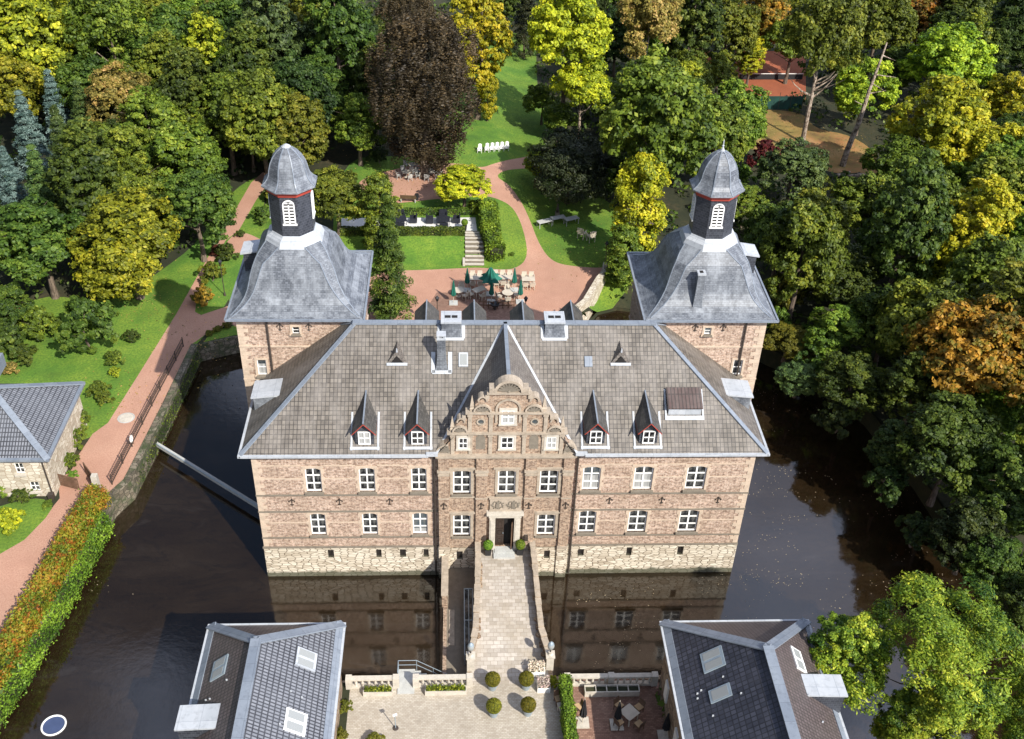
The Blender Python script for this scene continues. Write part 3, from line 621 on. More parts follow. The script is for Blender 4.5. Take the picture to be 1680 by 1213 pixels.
arcband(GX,16.15,.72,.86,math.pi,0,12,YG-.1,YG+.02)      # blind arch above the top window
mb.box(GX-.86,GX-.72,YG-.1,YG+.02,15.0,16.15); mb.box(GX+.72,GX+.86,YG-.1,YG+.02,15.0,16.15)
mb.build('gable_trim','stone',castle)
mb=MB()   # shells
def shell(cx_,cz_,r_,a0,a1,n):
    for k in range(n):
        a=a0+(a1-a0)*(k+.5)/n; mb.bar((cx_+.12*r_*math.cos(a),YG-.06,cz_+.12*r_*math.sin(a)),(cx_+.92*r_*math.cos(a),YG-.1,cz_+.92*r_*math.sin(a)),.9*r_*(a1-a0)/n*.55,.09,up=(0,1,0))
    mb.lathe([(.0,-.12*r_),(.16*r_,0),(0,.12*r_)],(cx_,YG-.08,cz_),8)
shell(GX,17.66,.8,.05,math.pi-.05,9)
for s in(-1,1): shell(GX+s*1.72,15.98,.48,.1,math.pi-.1,5); shell(GX+s*3.22,14.22,.4,.1,math.pi-.1,5); shell(GX+s*3.98,12.42,.72,(0.05 if s>0 else math.pi/2),(math.pi/2 if s>0 else math.pi-.05),4)
mb.build('shell','stone_dark',castle)
for s in(-1,1):
    for x,z in ((2.42,15.92),(3.74,14.16)):
        MB().lathe([(.2,0),(.2,.16),(.25,.2),(.16,.3),(.19,.4),(.1,.8),(.02,1.22),(0,1.24)],(GX+s*x,YG+.15,z),4,a0=R(45)).build('obelisk','stone',castle)
    # niches
    m=MB(); x=GX+s*1.82; n_=8
    arc=[(x-.32,12.62)]+[(x-.32*math.cos(math.pi*k/8),13.55+.32*math.sin(math.pi*k/8)) for k in range(9)]+[(x+.32,12.62)]
    m.prism(arc,YG-.012,YG+.005); m.build('niche','stone_dark',castle)
    m=MB()
    for k in range(16):
        A=2*math.pi*k/16; B=2*math.pi*(k+1)/16; cx_=GX+s*1.82; cz_=15.05
        m.prism([(cx_+.2*math.cos(A),cz_+.2*math.sin(A)),(cx_+.3*math.cos(A),cz_+.3*math.sin(A)),(cx_+.3*math.cos(B),cz_+.3*math.sin(B)),(cx_+.2*math.cos(B),cz_+.2*math.sin(B))][::-1],YG-.08,YG+.01)
    m.lathe([(0,-.001),(.2,0)],(0,0,0),3) if False else None
    m.build('roundel','stone',castle)
    m=MB().prism([(GX+s*1.82+.2*math.cos(2*math.pi*k/12),15.05+.2*math.sin(2*math.pi*k/12)) for k in range(12)][::-1],YG-.02,YG+.01); m.build('roundel_pane','glass',castle)
sw=window_proto(.86,1.12,2,2,castle,fw=.07,sill=False,bar_w=.035); reg(sw)
sm=MB()
for a,b_,c_,d in ((GX-.43,GX+.43,14.9,16.05),(GX-.43,GX+.43,12.72,13.74),(14.2,14.8,12.72,13.68),(20.2,20.85,12.7,13.72)):
    put_window(sw,a,b_,c_,YG-.06,.86,castle,d-c_,1.12); surround(sm,a,b_,c_,d,YG,.17,.12,False); sm.box(a-.2,b_+.2,YG-.2,YG+.01,c_-.1,c_-.002)
sm.build('window_surround','stone_pale',castle)
# ------------------------------------------------------------------ main roof
def hiproof(x0,x1,y0,y1,ze,apexes,zr,under=.14):
    """apexes: two ridge points (x,y); hips from the four corners"""
    m=MB(); A=(x0,y0,ze);B=(x1,y0,ze);C_=(x1,y1,ze);D_=(x0,y1,ze); P0=(*apexes[0],zr); P1=(*apexes[1],zr)
    return m,A,B,C_,D_,P0,P1
E0=-OH; yb=D+OH
XL,XRr=12.72,22.28
A=(E0,E0,H);B_=(W-E0,E0,H);C_=(W-E0,yb,H);D_=(E0,yb,H);P0=(YR,YR,ZR);P1=(W-YR,YR,ZR)
mb=MB(); mb.face([A,(XL,E0,H),(GX,YR,ZR),P0]); mb.face([(XRr,E0,H),B_,P1,(GX,YR,ZR)]); mb.face([B_,C_,P1]); mb.face([C_,D_,P0,P1]); mb.face([D_,A,P0])
mb.face([(A[0],0,H-.16),(D_[0],D_[1],H-.16),(C_[0],C_[1],H-.16),(B_[0],0,H-.16)],1)
for xa,xb in((A[0],XL),(XRr,B_[0])): mb.face([(xa,E0,H-.16),(xa,0,H-.16),(xb,0,H-.16),(xb,E0,H-.16)],1); mb.face([(xb,E0,H-.16),(xb,0,H-.16),(xb,0,H),(xb,E0,H)],1)
for a,b_ in((A,(XL,E0,H)),((XRr,E0,H),B_),(B_,C_),(C_,D_),(D_,A)): mb.face([(a[0],a[1],H-.16),(b_[0],b_[1],H-.16),b_,a],1)
mb.build('roof',['tile','zinc'],castle)
XL,XRr=12.72,22.28
mb=MB(); yf=YG+.42
mb.face([(XL,E0,H+.02),(GX,YR,ZR+.02),(GX,yf,ZR+.02),(XL,yf,H+.02)][::-1]); mb.face([(XRr,E0,H+.02),(XRr,yf,H+.02),(GX,yf,ZR+.02),(GX,YR,ZR+.02)][::-1])
mb.face([(XL,yf,H+.02),(XRr,yf,H+.02),(GX,yf,ZR+.02)][::-1])
mb.build('cross_roof','tile_small',castle)
mb=MB()
mb.bar((YR-.2,YR,ZR+.02),(W-YR+.2,YR,ZR+.02),.46,.14); 
for a,b_ in((A,P0),(B_,P1),(C_,P1),(D_,P0)): mb.bar(Vector(a)+Vector((0,0,.03)),Vector(b_)+Vector((0,0,.02)),.32,.09)
mb.bar((GX,yf+.05,ZR+.03),(GX,YR,ZR+.03),.26,.12)
mb.build('ridge_flashing','zinc',castle)
mb=MB()
mb.bar((XL-.05,E0,H+.05),(GX-.02,YR-.05,ZR+.05),.17,.06); mb.bar((XRr+.05,E0,H+.05),(GX+.02,YR-.05,ZR+.05),.17,.06)
mb.box(XL-.75,XL+.05,E0-.1,YG+.1,H-.1,H+.12); mb.box(XRr-.05,XRr+.75,E0-.1,YG+.1,H-.1,H+.12)
mb.build('valley_flashing','zinc_pale',castle)
mb=MB()
for x0,x1 in((E0-.05,XL-.6),(XRr+.6,W-E0+.05)): mb.box(x0,x1,E0-.17,E0+.02,H-.14,H+.03)
mb.box(E0-.17,E0-.0,E0-.17,yb,H-.13,H+.035); mb.box(W-E0,W-E0+.17,E0-.17,yb,H-.13,H+.035)
mb.build('gutter','zinc_pale',castle)
KS=(ZR-H)/(YR+OH)
def zroof(y): return H+(y+OH)*KS
# front dormers : wall (cheeks) > roof, window, flashing
dw=None
def dormer(parent,x,yf_,z0,w_,hh,zap,name='dormer',window=True,flip=1,roofmat='slate_brown'):
    """pointed dormer; flip=-1 faces +y"""
    Yr=lambda y:(y if flip==1 else 2*YR-y)
    hw=w_/2; ze=z0+hh; yre=(zap-H)/KS-OH; ye=(ze-H)/KS-OH
    T=lambda p:(p[0],Yr(p[1]),p[2])
    def F(m,pts,mm=0): q=[T(p) for p in pts]; m.face(q if flip==1 else q[::-1],mm)
    m=MB()
    F(m,[(x-hw,yf_,z0),(x+hw,yf_,z0),(x+hw,yf_,ze),(x,yf_,ze+hw*1.05),(x-hw,yf_,ze)])
    F(m,[(x-hw,yf_,z0),(x-hw,yf_,ze),(x-hw,ye+.2,ze)]); F(m,[(x+hw,yf_,z0),(x+hw,ye+.2,ze),(x+hw,yf_,ze)])
    d=m.build('dormer',['slate_dark'],parent)
    m=MB(); e=.2; zb=ze-.14; ya=yf_-.32; zf=ze+hw*1.05+.12
    # roof planes: rising from the front gable to a pointed tip against the main slope
    zl=zap; yl=yre
    apf=(x,ya,zf); apb=(x,yl,zl)
    yb1=(zb-H)/KS-OH
    for s in(-1,1):
        q=[(x+s*(hw+e),ya,zb),apf,apb,(x+s*(hw+e),yb1,zb)]
        F(m,q if s<0 else q[::-1])
        F(m,[(x+s*(hw+e),ya,zb-.08),(x,ya,zf-.08),apb,(x+s*(hw+e),yb1,zb-.05)][::(-1 if s<0 else 1)])
        q=[(x+s*(hw+e),ya,zb-.08),(x,ya,zf-.08),apf,(x+s*(hw+e),ya,zb)]; F(m,q if s<0 else q[::-1],0); m.bar(T((x+s*(hw+e),ya-.012,zb-.05)),T((x,ya-.012,zf-.05)),.02,.05,1)
        q=[(x+s*(hw+e),ya,zb-.08),(x+s*(hw+e),yb1,zb-.05),(x+s*(hw+e),yb1,zb),(x+s*(hw+e),ya,zb)]; F(m,q if s>0 else q[::-1],1)
    m.build('dormer_roof',[roofmat,'redpaint'],d)
    m=MB()
    m.bar(T((x,ya,zf+.02)),T((x,yl+.05,zl+.02)),.1,.06)
    m.build('dormer_ridge','zinc',d)
    m=MB(); q0=z0-.02
    m.bar(T((x-hw-.28,yf_-.35,zroof(yf_-.35)+.03)),T((x-hw-.28,ye+.15,zroof(ye+.15)+.03)),.13,.05); m.bar(T((x+hw+.28,yf_-.35,zroof(yf_-.35)+.03)),T((x+hw+.28,ye+.15,zroof(ye+.15)+.03)),.13,.05)
    m.bar(T((x-hw-.38,yf_-.25,zroof(yf_-.25)+.04)),T((x+hw+.38,yf_-.25,zroof(yf_-.25)+.04)),.2,.05,up=(0,-KS*flip,1))
    m.build('dormer_flashing','zinc_pale',d)
    return d
for x in (7.8,11.4,23.6,27.25):
    d=dormer(castle,x,.02,12.86,1.25,1.25,15.15)
    put_window(sw,x-.42,x+.42,12.92,-.06,.86,d,1.1,1.12)
for x in (11.74,15.41,19.14,22.93): dormer(castle,x,.1,12.86,1.5,1.75,15.5,flip=-1)
# triangular vents
for x in (9.9,25.6):
    z=zroof(4.6); m=MB(); 
    m.face([(x-.68,4.6-.05,z+.02),(x+.68,4.55,z+.02),(x,4.75,z+.95)]); m.face([(x-.68,4.55,z+.02),(x,4.75,z+.95),(x,5.9,zroof(5.9)+.02)]); m.face([(x+.68,4.55,z+.02),(x,5.9,zroof(5.9)+.02),(x,4.75,z+.95)])
    v=m.build('roof_vent','tile_small',castle)
    m=MB(); m.bar((x-.72,4.45,z-.02),(x+.72,4.45,z-.02),.2,.08,up=(0,-KS,1)); m.tube((x,4.7,z+.85),(x,4.7,z+1.15),.07,.04,6); m.build('vent_trim','zinc_pale',v)
    MB().prism([(x-.42,z+.06),(x+.42,z+.06),(x,z+.6)],4.52,4.6).build('vent_opening','doorvoid',v)
# roof lights and hatch
def roof_patch(x0,x1,y0,y1,t,mt,name,parent=None):
    m=MB(); a=[(x0,y0),(x1,y0),(x1,y1),(x0,y1)]; lo=[(x,y,zroof(y)) for x,y in a]; hi=[(x,y-KS*t*.6,zroof(y)+t) for x,y in a]
    m.face(hi); 
    for k in range(4): m.face([lo[k],lo[(k+1)%4],hi[(k+1)%4],hi[k]])
    return m.build(name,mt,parent or castle)
f=roof_patch(14.2,14.85,4.35,5.15,.12,'zinc_pale','skylight'); roof_patch(14.28,14.77,4.45,5.05,.135,'skyglass','skylight_pane',f)
f=roof_patch(23.3-.25,23.3+.3,4.35,4.95,.1,'zinc','skylight')
m=MB(); x0,x1=28.7,31.15; y0,y1=1.5,2.95; z0=zroof(y0)
m.face([(x0,y0,z0+.75),(x1,y0,z0+.75),(x1,y1,zroof(y1)+.35),(x0,y1,zroof(y1)+.35)])
m.face([(x0,y0,z0+.67),(x0,y1,zroof(y1)+.25),(x1,y1,zroof(y1)+.25),(x1,y0,z0+.67)]); m.face([(x0,y0,z0+.67),(x1,y0,z0+.67),(x1,y0,z0+.75),(x0,y0,z0+.75)]); m.face([(x0,y0,z0+.67),(x0,y0,z0+.75),(x0,y1,zroof(y1)+.35),(x0,y1,zroof(y1)-.1)]); m.face([(x1,y0,z0+.67),(x1,y1,zroof(y1)-.1),(x1,y1,zroof(y1)+.35),(x1,y0,z0+.75)])
MT['rust_sheet']=tilemat('red_brown_sheet',(.07,.042,.035),(.1,.065,.055),(.03,.02,.015),.25,3,.05,0,rough=.5,stain=.2,sm=.6)
hd=m.build('dormer','rust_sheet',castle)
m=MB(); m.box(x0+.08,x1-.08,y0+.12,y1,z0-.05,z0+.66); m.bar((x0-.15,y0-.1,z0-.02),(x1+.15,y0-.1,z0-.02),.3,.06,up=(0,-KS,1)); m.bar((x0-.08,y0-.1,z0),(x0-.08,y1+.1,zroof(y1+.1)+.04),.12,.05); m.bar((x1+.08,y0-.1,z0),(x1+.08,y1+.1,zroof(y1+.1)+.04),.12,.05); m.build('dormer_front','zinc_pale',hd)
# chimneys
for x0,x1 in((13.0,14.35),(20.3,21.65)):
    m=MB(); m.box(x0,x1,6.25,7.6,17.2,18.6); m.face([(x0-.12,6.0,zroof(6.0)),(x1+.12,6.0,zroof(6.0)),(x1,6.25,18.15),(x0,6.25,18.15)]); c=m.build('chimney','slate',castle)
    m=MB(); m.box(x0-.05,x1+.05,6.2,7.65,18.6,18.74); m.build('chimney_cap','zinc_pale',c)
    m=MB()
    for k in(.32,.68): xx=x0+(x1-x0)*k; m.box(xx-.2,xx+.2,6.75,7.05,18.74,18.77)
    m.build('flue','doorvoid',c)
    m=MB(); m.bar((x0-.2,6.0,zroof(6)+.03),(x1+.2,6.0,zroof(6)+.03),.3,.05,up=(0,-KS,1)); m.bar((x0-.17,6.0,zroof(6)+.03),(x0-.17,6.9,zroof(6.9)+.05),.25,.06); m.bar((x1+.17,6.0,zroof(6)+.03),(x1+.17,6.9,zroof(6.9)+.05),.25,.06); m.build('chimney_flashing','zinc_pale',c)
m=MB(); m.lathe([(.62,16.1),(.48,16.5),(.42,17.2),(.4,18.55)],(13.0,4.55,0),4,a0=R(45)); c=m.build('chimney','slate',castle)
m=MB(); m.box(12.68,13.32,4.23,4.87,18.55,18.68); m.box(12.72,12.86,4.27,4.83,18.68,18.85); m.box(13.14,13.28,4.27,4.83,18.68,18.85); m.box(12.68,13.32,4.25,4.85,18.85,18.93); m.build('chimney_cap','zinc_pale',c)
m=MB(); m.bar((12.35,4.05,zroof(4.05)+.04),(13.7,4.05,zroof(4.05)+.04),.3,.05,up=(0,-KS,1))
for x in(12.42,13.6): m.bar((x,4.0,zroof(4.0)+.04),(x,5.2,zroof(5.2)+.04),.28,.05)
m.build('chimney_flashing','zinc_pale',c)
# flat-topped dormers on the side slopes
for s,x0 in((1,-.0),(-1,W)):
    ex=x0-s*.4; yA,yB=3.9,5.9; z1=13.85
    xin=x0+s*((z1+.25-H)/KS-OH)
    m=MB(); pa=[(ex,yA,z1),(ex,yB,z1),(xin,yB,z1+.25),(xin,yA,z1+.25)]
    m.face(pa if s<0 else pa[::-1]); m.face([(ex,yA,z1-.1),(ex,yA,z1),(xin,yA,z1+.25),(xin,yA,z1+.1)][::(-1 if s>0 else 1)]); m.face([(ex,yA,z1-.1),(ex,yB,z1-.1),(ex,yB,z1),(ex,yA,z1)]); d=m.build('dormer','zinc_pale',castle)
    m=MB(); m.face([(ex+s*.15,yA+.12,H+.1),(ex+s*.15,yA+.12,z1-.05),(xin,yA+.12,z1+.15)][::(-1 if s<0 else 1)]); m.face([(ex+s*.15,yA+.12,H+.1),(ex+s*.15,yB,H+.1),(ex+s*.15,yB,z1-.05),(ex+s*.15,yA+.12,z1-.05)]); m.build('dormer_cheek','slate',d)
# ------------------------------------------------------------------ towers
TP=[(4.79,18.1),(4.55,18.2),(4.2,18.4),(3.82,18.7),(3.52,19.05),(3.3,19.45),(3.14,19.9),(3.0,20.4),(2.84,20.9),(2.62,21.4),(2.32,21.85),(1.95,22.25),(1.6,22.55)]
def oct_ring(cx_,cy_,r_,ch,z):   # square of half-width r_ with corners cut by ch
    q=[(r_-ch,-r_),(r_,-r_+ch),(r_,r_-ch),(r_-ch,r_),(-r_+ch,r_),(-r_,r_-ch),(-r_,-r_+ch),(-r_+ch,-r_)]
    return [Vector((cx_+a,cy_+b_,z)) for a,b_ in q]
tw_win=window_proto(.7,1.25,1,2,castle,fw=.07,bar_w=.03); reg(tw_win)
for side,tx in(('left',2.64),('right',32.4)):
    ty=12.19; hw=4.24
    y0=ty-hw; x0=tx-hw; x1=tx+hw
    s=-1 if side=='left' else 1
    wops=[(tx-.35 if s<0 else tx-.25,tx+.15 if s<0 else tx+.25,16.55,17.15)]
    wx=(-.55,.12) if s<0 else (34.75,35.45)
    wops.append((wx[0],wx[1],12.75+.1,14.25))
    m=MB(); wall_open(m,x0,x1,-1,18.05,y0,wops,0,.25); m.face([(x0,y0,-1),(x0,y0,18.05),(x0,ty+hw,18.05),(x0,ty+hw,-1)]); m.face([(x1,y0,-1),(x1,ty+hw,-1),(x1,ty+hw,18.05),(x1,y0,18.05)]); m.face([(x0,ty+hw,-1),(x0,ty+hw,18.05),(x1,ty+hw,18.05),(x1,ty+hw,-1)])
    tw=m.build('tower','brick',castle); tag(tw,side+' corner tower wall of pinkish brick with pale quoins')
    m=MB()
    for z in(16.0-.55,12.5,8.2): m.box(x0-.06,x1+.06,y0-.06,ty+hw+.06,z-.06,z+.06)
    k=0; z=0.
    while z<17.7:
        for xx,sg in((x0,1),(x1,-1)): w_=.75 if k%2 else .42; m.box(min(xx-sg*.03,xx+sg*w_),max(xx-sg*.03,xx+sg*w_),y0-.03,y0+(.42 if k%2 else .75),z+.01,z+.33)
        z+=.34; k+=1
    for a,b_,c_,d in wops: surround(m,a,b_,c_,d,y0,.16,.05,False); m.box(a-.22,b_+.22,y0-.15,y0+.01,c_-.14,c_-.002)
    m.box(x0-.02,x1+.02,y0-.1,ty+hw+.1,17.75,18.02)
    m.build('tower_stonework','stone_band',tw)
    put_window(tw_win,*wops[0][:3],y0+.1,.7,tw,.6,1.25); put_window(tw_win,*wops[1][:3],y0+.1,.7,tw,1.4,1.25)
    xx=tx-2.1 if s<0 else tx+2.75
    MB().tube((xx,y0-.12,10),(xx,y0-.12,18.0),.07).build('downpipe','iron',tw)
    for k in(-1.1,.95) if s<0 else(-.95,1.1): put_anchor(tx+k-(.1 if s<0 else 0),17.15,y0-.01)
    # bell-shaped slate roof
    tx2=tx+(-.2 if s<0 else .12)
    rings=[oct_ring(tx+(tx2-tx)*min(1,max(0,(z-18.1)/2)),ty,r_,(.02 if i==0 else min(.62,.07+.075*i)) if i<10 else (.62+(r_*.586-.62)*(i-9)/3),z) for i,(r_,z) in enumerate(TP)]
    m=MB()
    for i in range(len(rings)-1):
        for k in range(8): m.face([rings[i][k-1],rings[i][k],rings[i+1][k],rings[i+1][k-1]])
    m.face(rings[-1]); base=[Vector((v.x,v.y,17.95)) for v in rings[0]]
    m.face([v for v in base[::-1]],0)
    for k in range(8): m.face([base[k-1],base[k],rings[0][k],rings[0][k-1]],1)
    tr_=m.build('tower_roof',['slate','zinc_pale'],tw)
    m=MB()
    for i in range(1,len(rings)-1):
        for k in(0,2,4,6):
            a,b_=rings[i][k],rings[i][(k+1)%8]; 
        for kk in range(8):
            a=rings[i][kk]; b_=rings[i+1][kk]; m.bar(a,b_,.07,.05)
    m.bar((tx-4.85,ty-4.85,18.1),(tx+4.85,ty-4.85,18.1),.14,.16); m.bar((tx-4.85,ty+4.85,18.1),(tx+4.85,ty+4.85,18.1),.14,.16); m.bar((tx-4.86,ty-4.85,18.1),(tx-4.86,ty+4.85,18.1),.14,.16); m.bar((tx+4.86,ty-4.85,18.1),(tx+4.86,ty+4.85,18.1),.14,.16)
    m.build('lead_roll','zinc',tw)
    tx_keep=tx; tx=tx2
    a0=R(22.5)
    m=MB(); m.lathe([(2.2,22.2),(2.02,22.62),(1.68,22.82),(1.6,22.95)],(tx,ty,0),8,a0=a0); m.build('lead_collar','zinc_pale',tw)
    m=MB(); m.lathe([(1.58,22.6),(1.56,26.2)],(tx,ty,0),8,a0=a0); m.build('lantern','slate_dark',tw)
    m=MB(); m.lathe([(1.57,25.95),(1.66,26.02),(1.7,26.3),(1.8,26.5)],(tx,ty,0),8,a0=a0); m.build('lantern_cornice','redpaint',tw)
    dp=[(2.0,26.42),(1.98,26.5),(1.7,26.72),(1.5,26.98),(1.4,27.25),(1.34,27.6),(1.22,28.0),(1.02,28.4),(.74,28.75),(.4,29.03),(.06,29.15)]
    m=MB(); m.lathe(dp,(tx,ty,0),8,a0=a0); m.build('lantern_dome','slate',tw)
    m=MB()
    for k in range(8):
        an=a0+k*math.pi/4
        for i in range(1,len(dp)-1): m.bar((tx+dp[i][0]*math.cos(an),ty+dp[i][0]*math.sin(an),dp[i][1]),(tx+dp[i+1][0]*math.cos(an),ty+dp[i+1][0]*math.sin(an),dp[i+1][1]),.07,.06)
    m.build('dome_rib','zinc',tw)
    m=MB()
    if s<0: m.lathe([(.3,29.02),(.34,29.12),(.16,29.24),(.05,29.3)],(tx,ty,0),8)
    else: m.lathe([(.2,29.08),(.14,29.2),(.05,29.4),(.04,29.85),(.0,30.0)],(tx,ty,0),8); m.lathe([(.0,29.42),(.1,29.5),(0,29.58)],(tx,ty,0),8)
    m.build('finial','zinc_pale',tw)
    # arched louvred windows on alternate faces
    ap_=1.565*math.cos(R(22.5))
    for an in(-90,0,180,90):
        rz=R(an+90); m=MB(); L=lambda x,y,z:(tx+math.cos(rz)*x-math.sin(rz)*y,ty+math.sin(rz)*x+math.cos(rz)*y,z)
        def bx(xa,xb,ya,yb_,za,zb,mm=0):
            c_=((xa+xb)/2,(ya+yb_)/2,(za+zb)/2); m.obox(L(*c_),(xb-xa)/2,(yb_-ya)/2,(zb-za)/2,rz=rz,m=mm)
        zz0,zz1=23.95,25.4
        for xa in(-.42,.34,-.04): bx(xa,xa+.08,-ap_-.07,-ap_+.02,zz0,zz1)
        for k in range(9): a_=math.pi*k/8; bz=math.pi*(k+1)/8
        for k in range(8):
            A_=math.pi*k/8; B2=math.pi*(k+1)/8
            q=[(.34*math.cos(A_),zz1+.3*math.sin(A_)),(.42*math.cos(A_),zz1+.38*math.sin(A_)),(.42*math.cos(B2),zz1+.38*math.sin(B2)),(.34*math.cos(B2),zz1+.3*math.sin(B2))]
            f1=[L(x,-ap_-.07,z) for x,z in q]; m.face(f1[::-1]); f2=[L(x,-ap_,z) for x,z in q]
            for j in range(4): m.face([f1[j],f1[(j+1)%4],f2[(j+1)%4],f2[j]])
        bx(-.5,.5,-ap_-.1,-ap_+.02,zz0-.12,zz0)
        for z in np.arange(zz0+.1,zz1+.2,.24): 
            for xa in(-.34,.04): bx(xa,xa+.3,-ap_-.05,-ap_+.0,float(z),float(z)+.1)
        wn=m.build('lantern_window','white',tw)
        m=MB(); bx(-.36,.36,-ap_-.012,-ap_+.01,zz0,zz1+.18); m.build('louvre_opening','doorvoid',wn)
    tx=tx_keep
    # side dormer of the tower roof
    ex=tx+s*4.55; m=MB(); q=[(ex,ty+1.1,20.05),(ex,ty+2.9,20.05),(tx+s*2.6,ty+2.9,20.35),(tx+s*2.6,ty+1.1,20.35)]; m.face(q if s>0 else q[::-1]); q=[(ex,ty+1.1,19.93),(tx+s*2.6,ty+1.1,20.23),(tx+s*2.6,ty+1.1,20.35),(ex,ty+1.1,20.05)]; m.face(q if s<0 else q[::-1]); m.face([(ex,ty+1.1,19.93),(ex,ty+2.9,19.93),(ex,ty+2.9,20.05),(ex,ty+1.1,20.05)])
    td=m.build('tower_dormer','zinc_pale',tw)
    m=MB(); m.box(min(ex-s*.2,tx+s*2.6),max(ex-s*.2,tx+s*2.6),ty+1.2,ty+2.8,18.5,19.93); m.build('dormer_cheek','slate_dark',tw)
tw=None
m=MB(); m.lathe([(.75,18.2),(.5,18.7),(.4,19.6),(.36,21.3)],(31.45,8.65,0),4,a0=R(45)); c=m.build('chimney','slate',castle); MB().box(31.15,31.75,8.35,8.95,21.3,21.45).build('chimney_cap','zinc_pale',c)
MB().box(31.33,31.57,8.5,8.8,21.45,21.48).build('flue','doorvoid',c)
# water-edge weeds on the castle base
# ------------------------------------------------------------------ forebuildings
def forebuilding(x0,x1,yb_,yf2,ze,xr,yr_,zr,label,mats,skyl,dorm,flip):
    cx_=(x0+x1)/2; root=empty('forebuilding',(cx_,yb_-4,2),label,'building')
    ov=.4
    m=MB()
    wx0,wx1,wy=x0+ov,x1-ov,yb_-ov
    wd=(wx1 if flip>0 else wx0)
    m.face([(wx0,wy,-1),(wx1,wy,-1),(wx1,wy,ze),(wx0,wy,ze)][::-1]); m.face([(wx0,yf2,-1),(wx0,wy,-1),(wx0,wy,ze),(wx0,yf2,ze)][::-1]); m.face([(wx1,yf2,-1),(wx1,wy,-1),(wx1,wy,ze),(wx1,yf2,ze)]); m.face([(wx0,yf2,-1),(wx1,yf2,-1),(wx1,yf2,ze),(wx0,yf2,ze)])
    m.build('wall','quarry',root)
    yr2=yf2+(yb_-yr_)
    A=(x0,yb_,ze);B=(x1,yb_,ze);C=(x1,yf2-ov,ze);D2=(x0,yf2-ov,ze);P=(xr,yr_,zr);Q=(xr,yr2,zr)
    m=MB(); m.face([B,A,P],2); m.face([A,D2,Q,P],0); m.face([C,B,P,Q],1); m.face([D2,C,Q],2); m.face([(a[0],a[1],ze-.15) for a in(A,B,C,D2)],3)
    for a,b_ in((A,B),(B,C),(C,D2),(D2,A)): m.face([a,b_,(b_[0],b_[1],ze-.15),(a[0],a[1],ze-.15)],3)
    m.build('roof',list(mats)+['zinc'],root)
    m=MB()
    m.bar(Vector(P)+Vector((0,.1,.04)),Vector(Q)+Vector((0,0,.04)),.62,.1)
    for a in(A,B): m.bar(Vector(a)+Vector((0,0,.05)),Vector(P)+Vector((0,0,.03)),.62,.09)
    sl=(zr-ze)/(xr-x0); sr=(zr-ze)/(x1-xr)
    m.bar((x0+.22,yb_,ze+.22*sl+.03),(x0+.22,yf2,ze+.22*sl+.03),.48,.06,up=(-sl,0,1)); m.bar((x1-.22,yb_,ze+.22*sr+.03),(x1-.22,yf2,ze+.22*sr+.03),.48,.06,up=(sr,0,1))
    m.build('ridge_flashing','zinc',root)
    m=MB(); m.box(x0-.14,x0,yf2-ov,yb_+.1,ze-.1,ze+.05); m.box(x1,x1+.14,yf2-ov,yb_+.1,ze-.1,ze+.05); m.box(x0,x1,yb_,yb_+.12,ze-.1,ze+.045); m.build('gutter','zinc_pale',root)
    def sp(x,y,h):
        if x<xr: z=ze+(x-x0)*sl; n_=Vector((-sl,0,1)).normalized()
        else: z=ze+(x1-x)*sr; n_=Vector((sr,0,1)).normalized()
        return Vector((x,y,z))+n_*h
    for xa,xb,ya,yb2,sash,fm in skyl:
        m=MB(); 
        def slab(xa,xb,ya,yb2,h0,h1,mm=0):
            lo=[sp(xa,ya,h0),sp(xb,ya,h0),sp(xb,yb2,h0),sp(xa,yb2,h0)]; hi=[sp(xa,ya,h1),sp(xb,ya,h1),sp(xb,yb2,h1),sp(xa,yb2,h1)]
            m.face(hi,mm)
            for k in range(4): m.face([lo[k],lo[(k+1)%4],hi[(k+1)%4],hi[k]],mm)
        slab(xa,xb,ya,yb2,0,.09); f=m.build('roof_window',fm,root)
        n_=sash; m=MB()
        for k in range(n_):
            y_a=ya+(yb2-ya)*k/n_+.09; y_b=ya+(yb2-ya)*(k+1)/n_-.09; slab(xa+.12,xb-.14,y_a,y_b,.08,.105)
        m.build('pane','skyglass',f)
    rnd=random.Random(int(x0*7)); m=MB()
    for k in range(9):
        x=rnd.choice([rnd.uniform(x0+.9,xr-.8),rnd.uniform(xr+.8,x1-.9)]); y=rnd.uniform(-20.5,yb_-3.2); q=sp(x,y,0); m.obox(q+Vector((0,0,.06)),.05,.02,.07)
    m.build('snow_guard','zinc_pale',root)
    # box dormer with sheet-metal roof
    if dorm:
        dx0,dx1,dy0,dy1=dorm; inner=dx1 if abs(dx1-xr)<abs(dx0-xr) else dx0; outer=dx0 if inner==dx1 else dx1
        zt=sp(inner,dy0,0).z+.02
        m=MB(); q=[(outer,dy0,zt-.12),(inner,dy0,zt),(inner,dy1,zt),(outer,dy1,zt-.12)]; m.face(q if inner>outer else q[::-1])
        q2=[(x,y,z-.12) for x,y,z in q]; m.face(q2[::-1] if inner>outer else q2)
        for k in range(4): m.face([q2[k],q2[(k+1)%4],q[(k+1)%4],q[k]])
        d=m.build('dormer','zinc_pale',root); m=MB(); o2=outer+(.12 if outer<inner else -.12)
        m.box(min(o2,inner),max(o2,inner),dy0+.1,dy1-.1,ze-.1,zt-.14); m.build('dormer_cheek','slate_dark',d)
    return root,sp
fbL,spL=forebuilding(-1.2,7.02,-11.4,-34,7.88,2.5,-15.1,10.9,'left forebuilding with ribbed grey roof and pale sheet-metal dormer, rising from the moat',('pantile_brown','pantile','pantile_brown'),
  [(-.15,.75,-16.3,-14.9,2,'steel'),(4.65,5.75,-15.7,-14.4,2,'zinc_pale'),(4.55,5.65,-20.1,-18.7,2,'white')],(-1.35,.9,-20.0,-18.4),1)
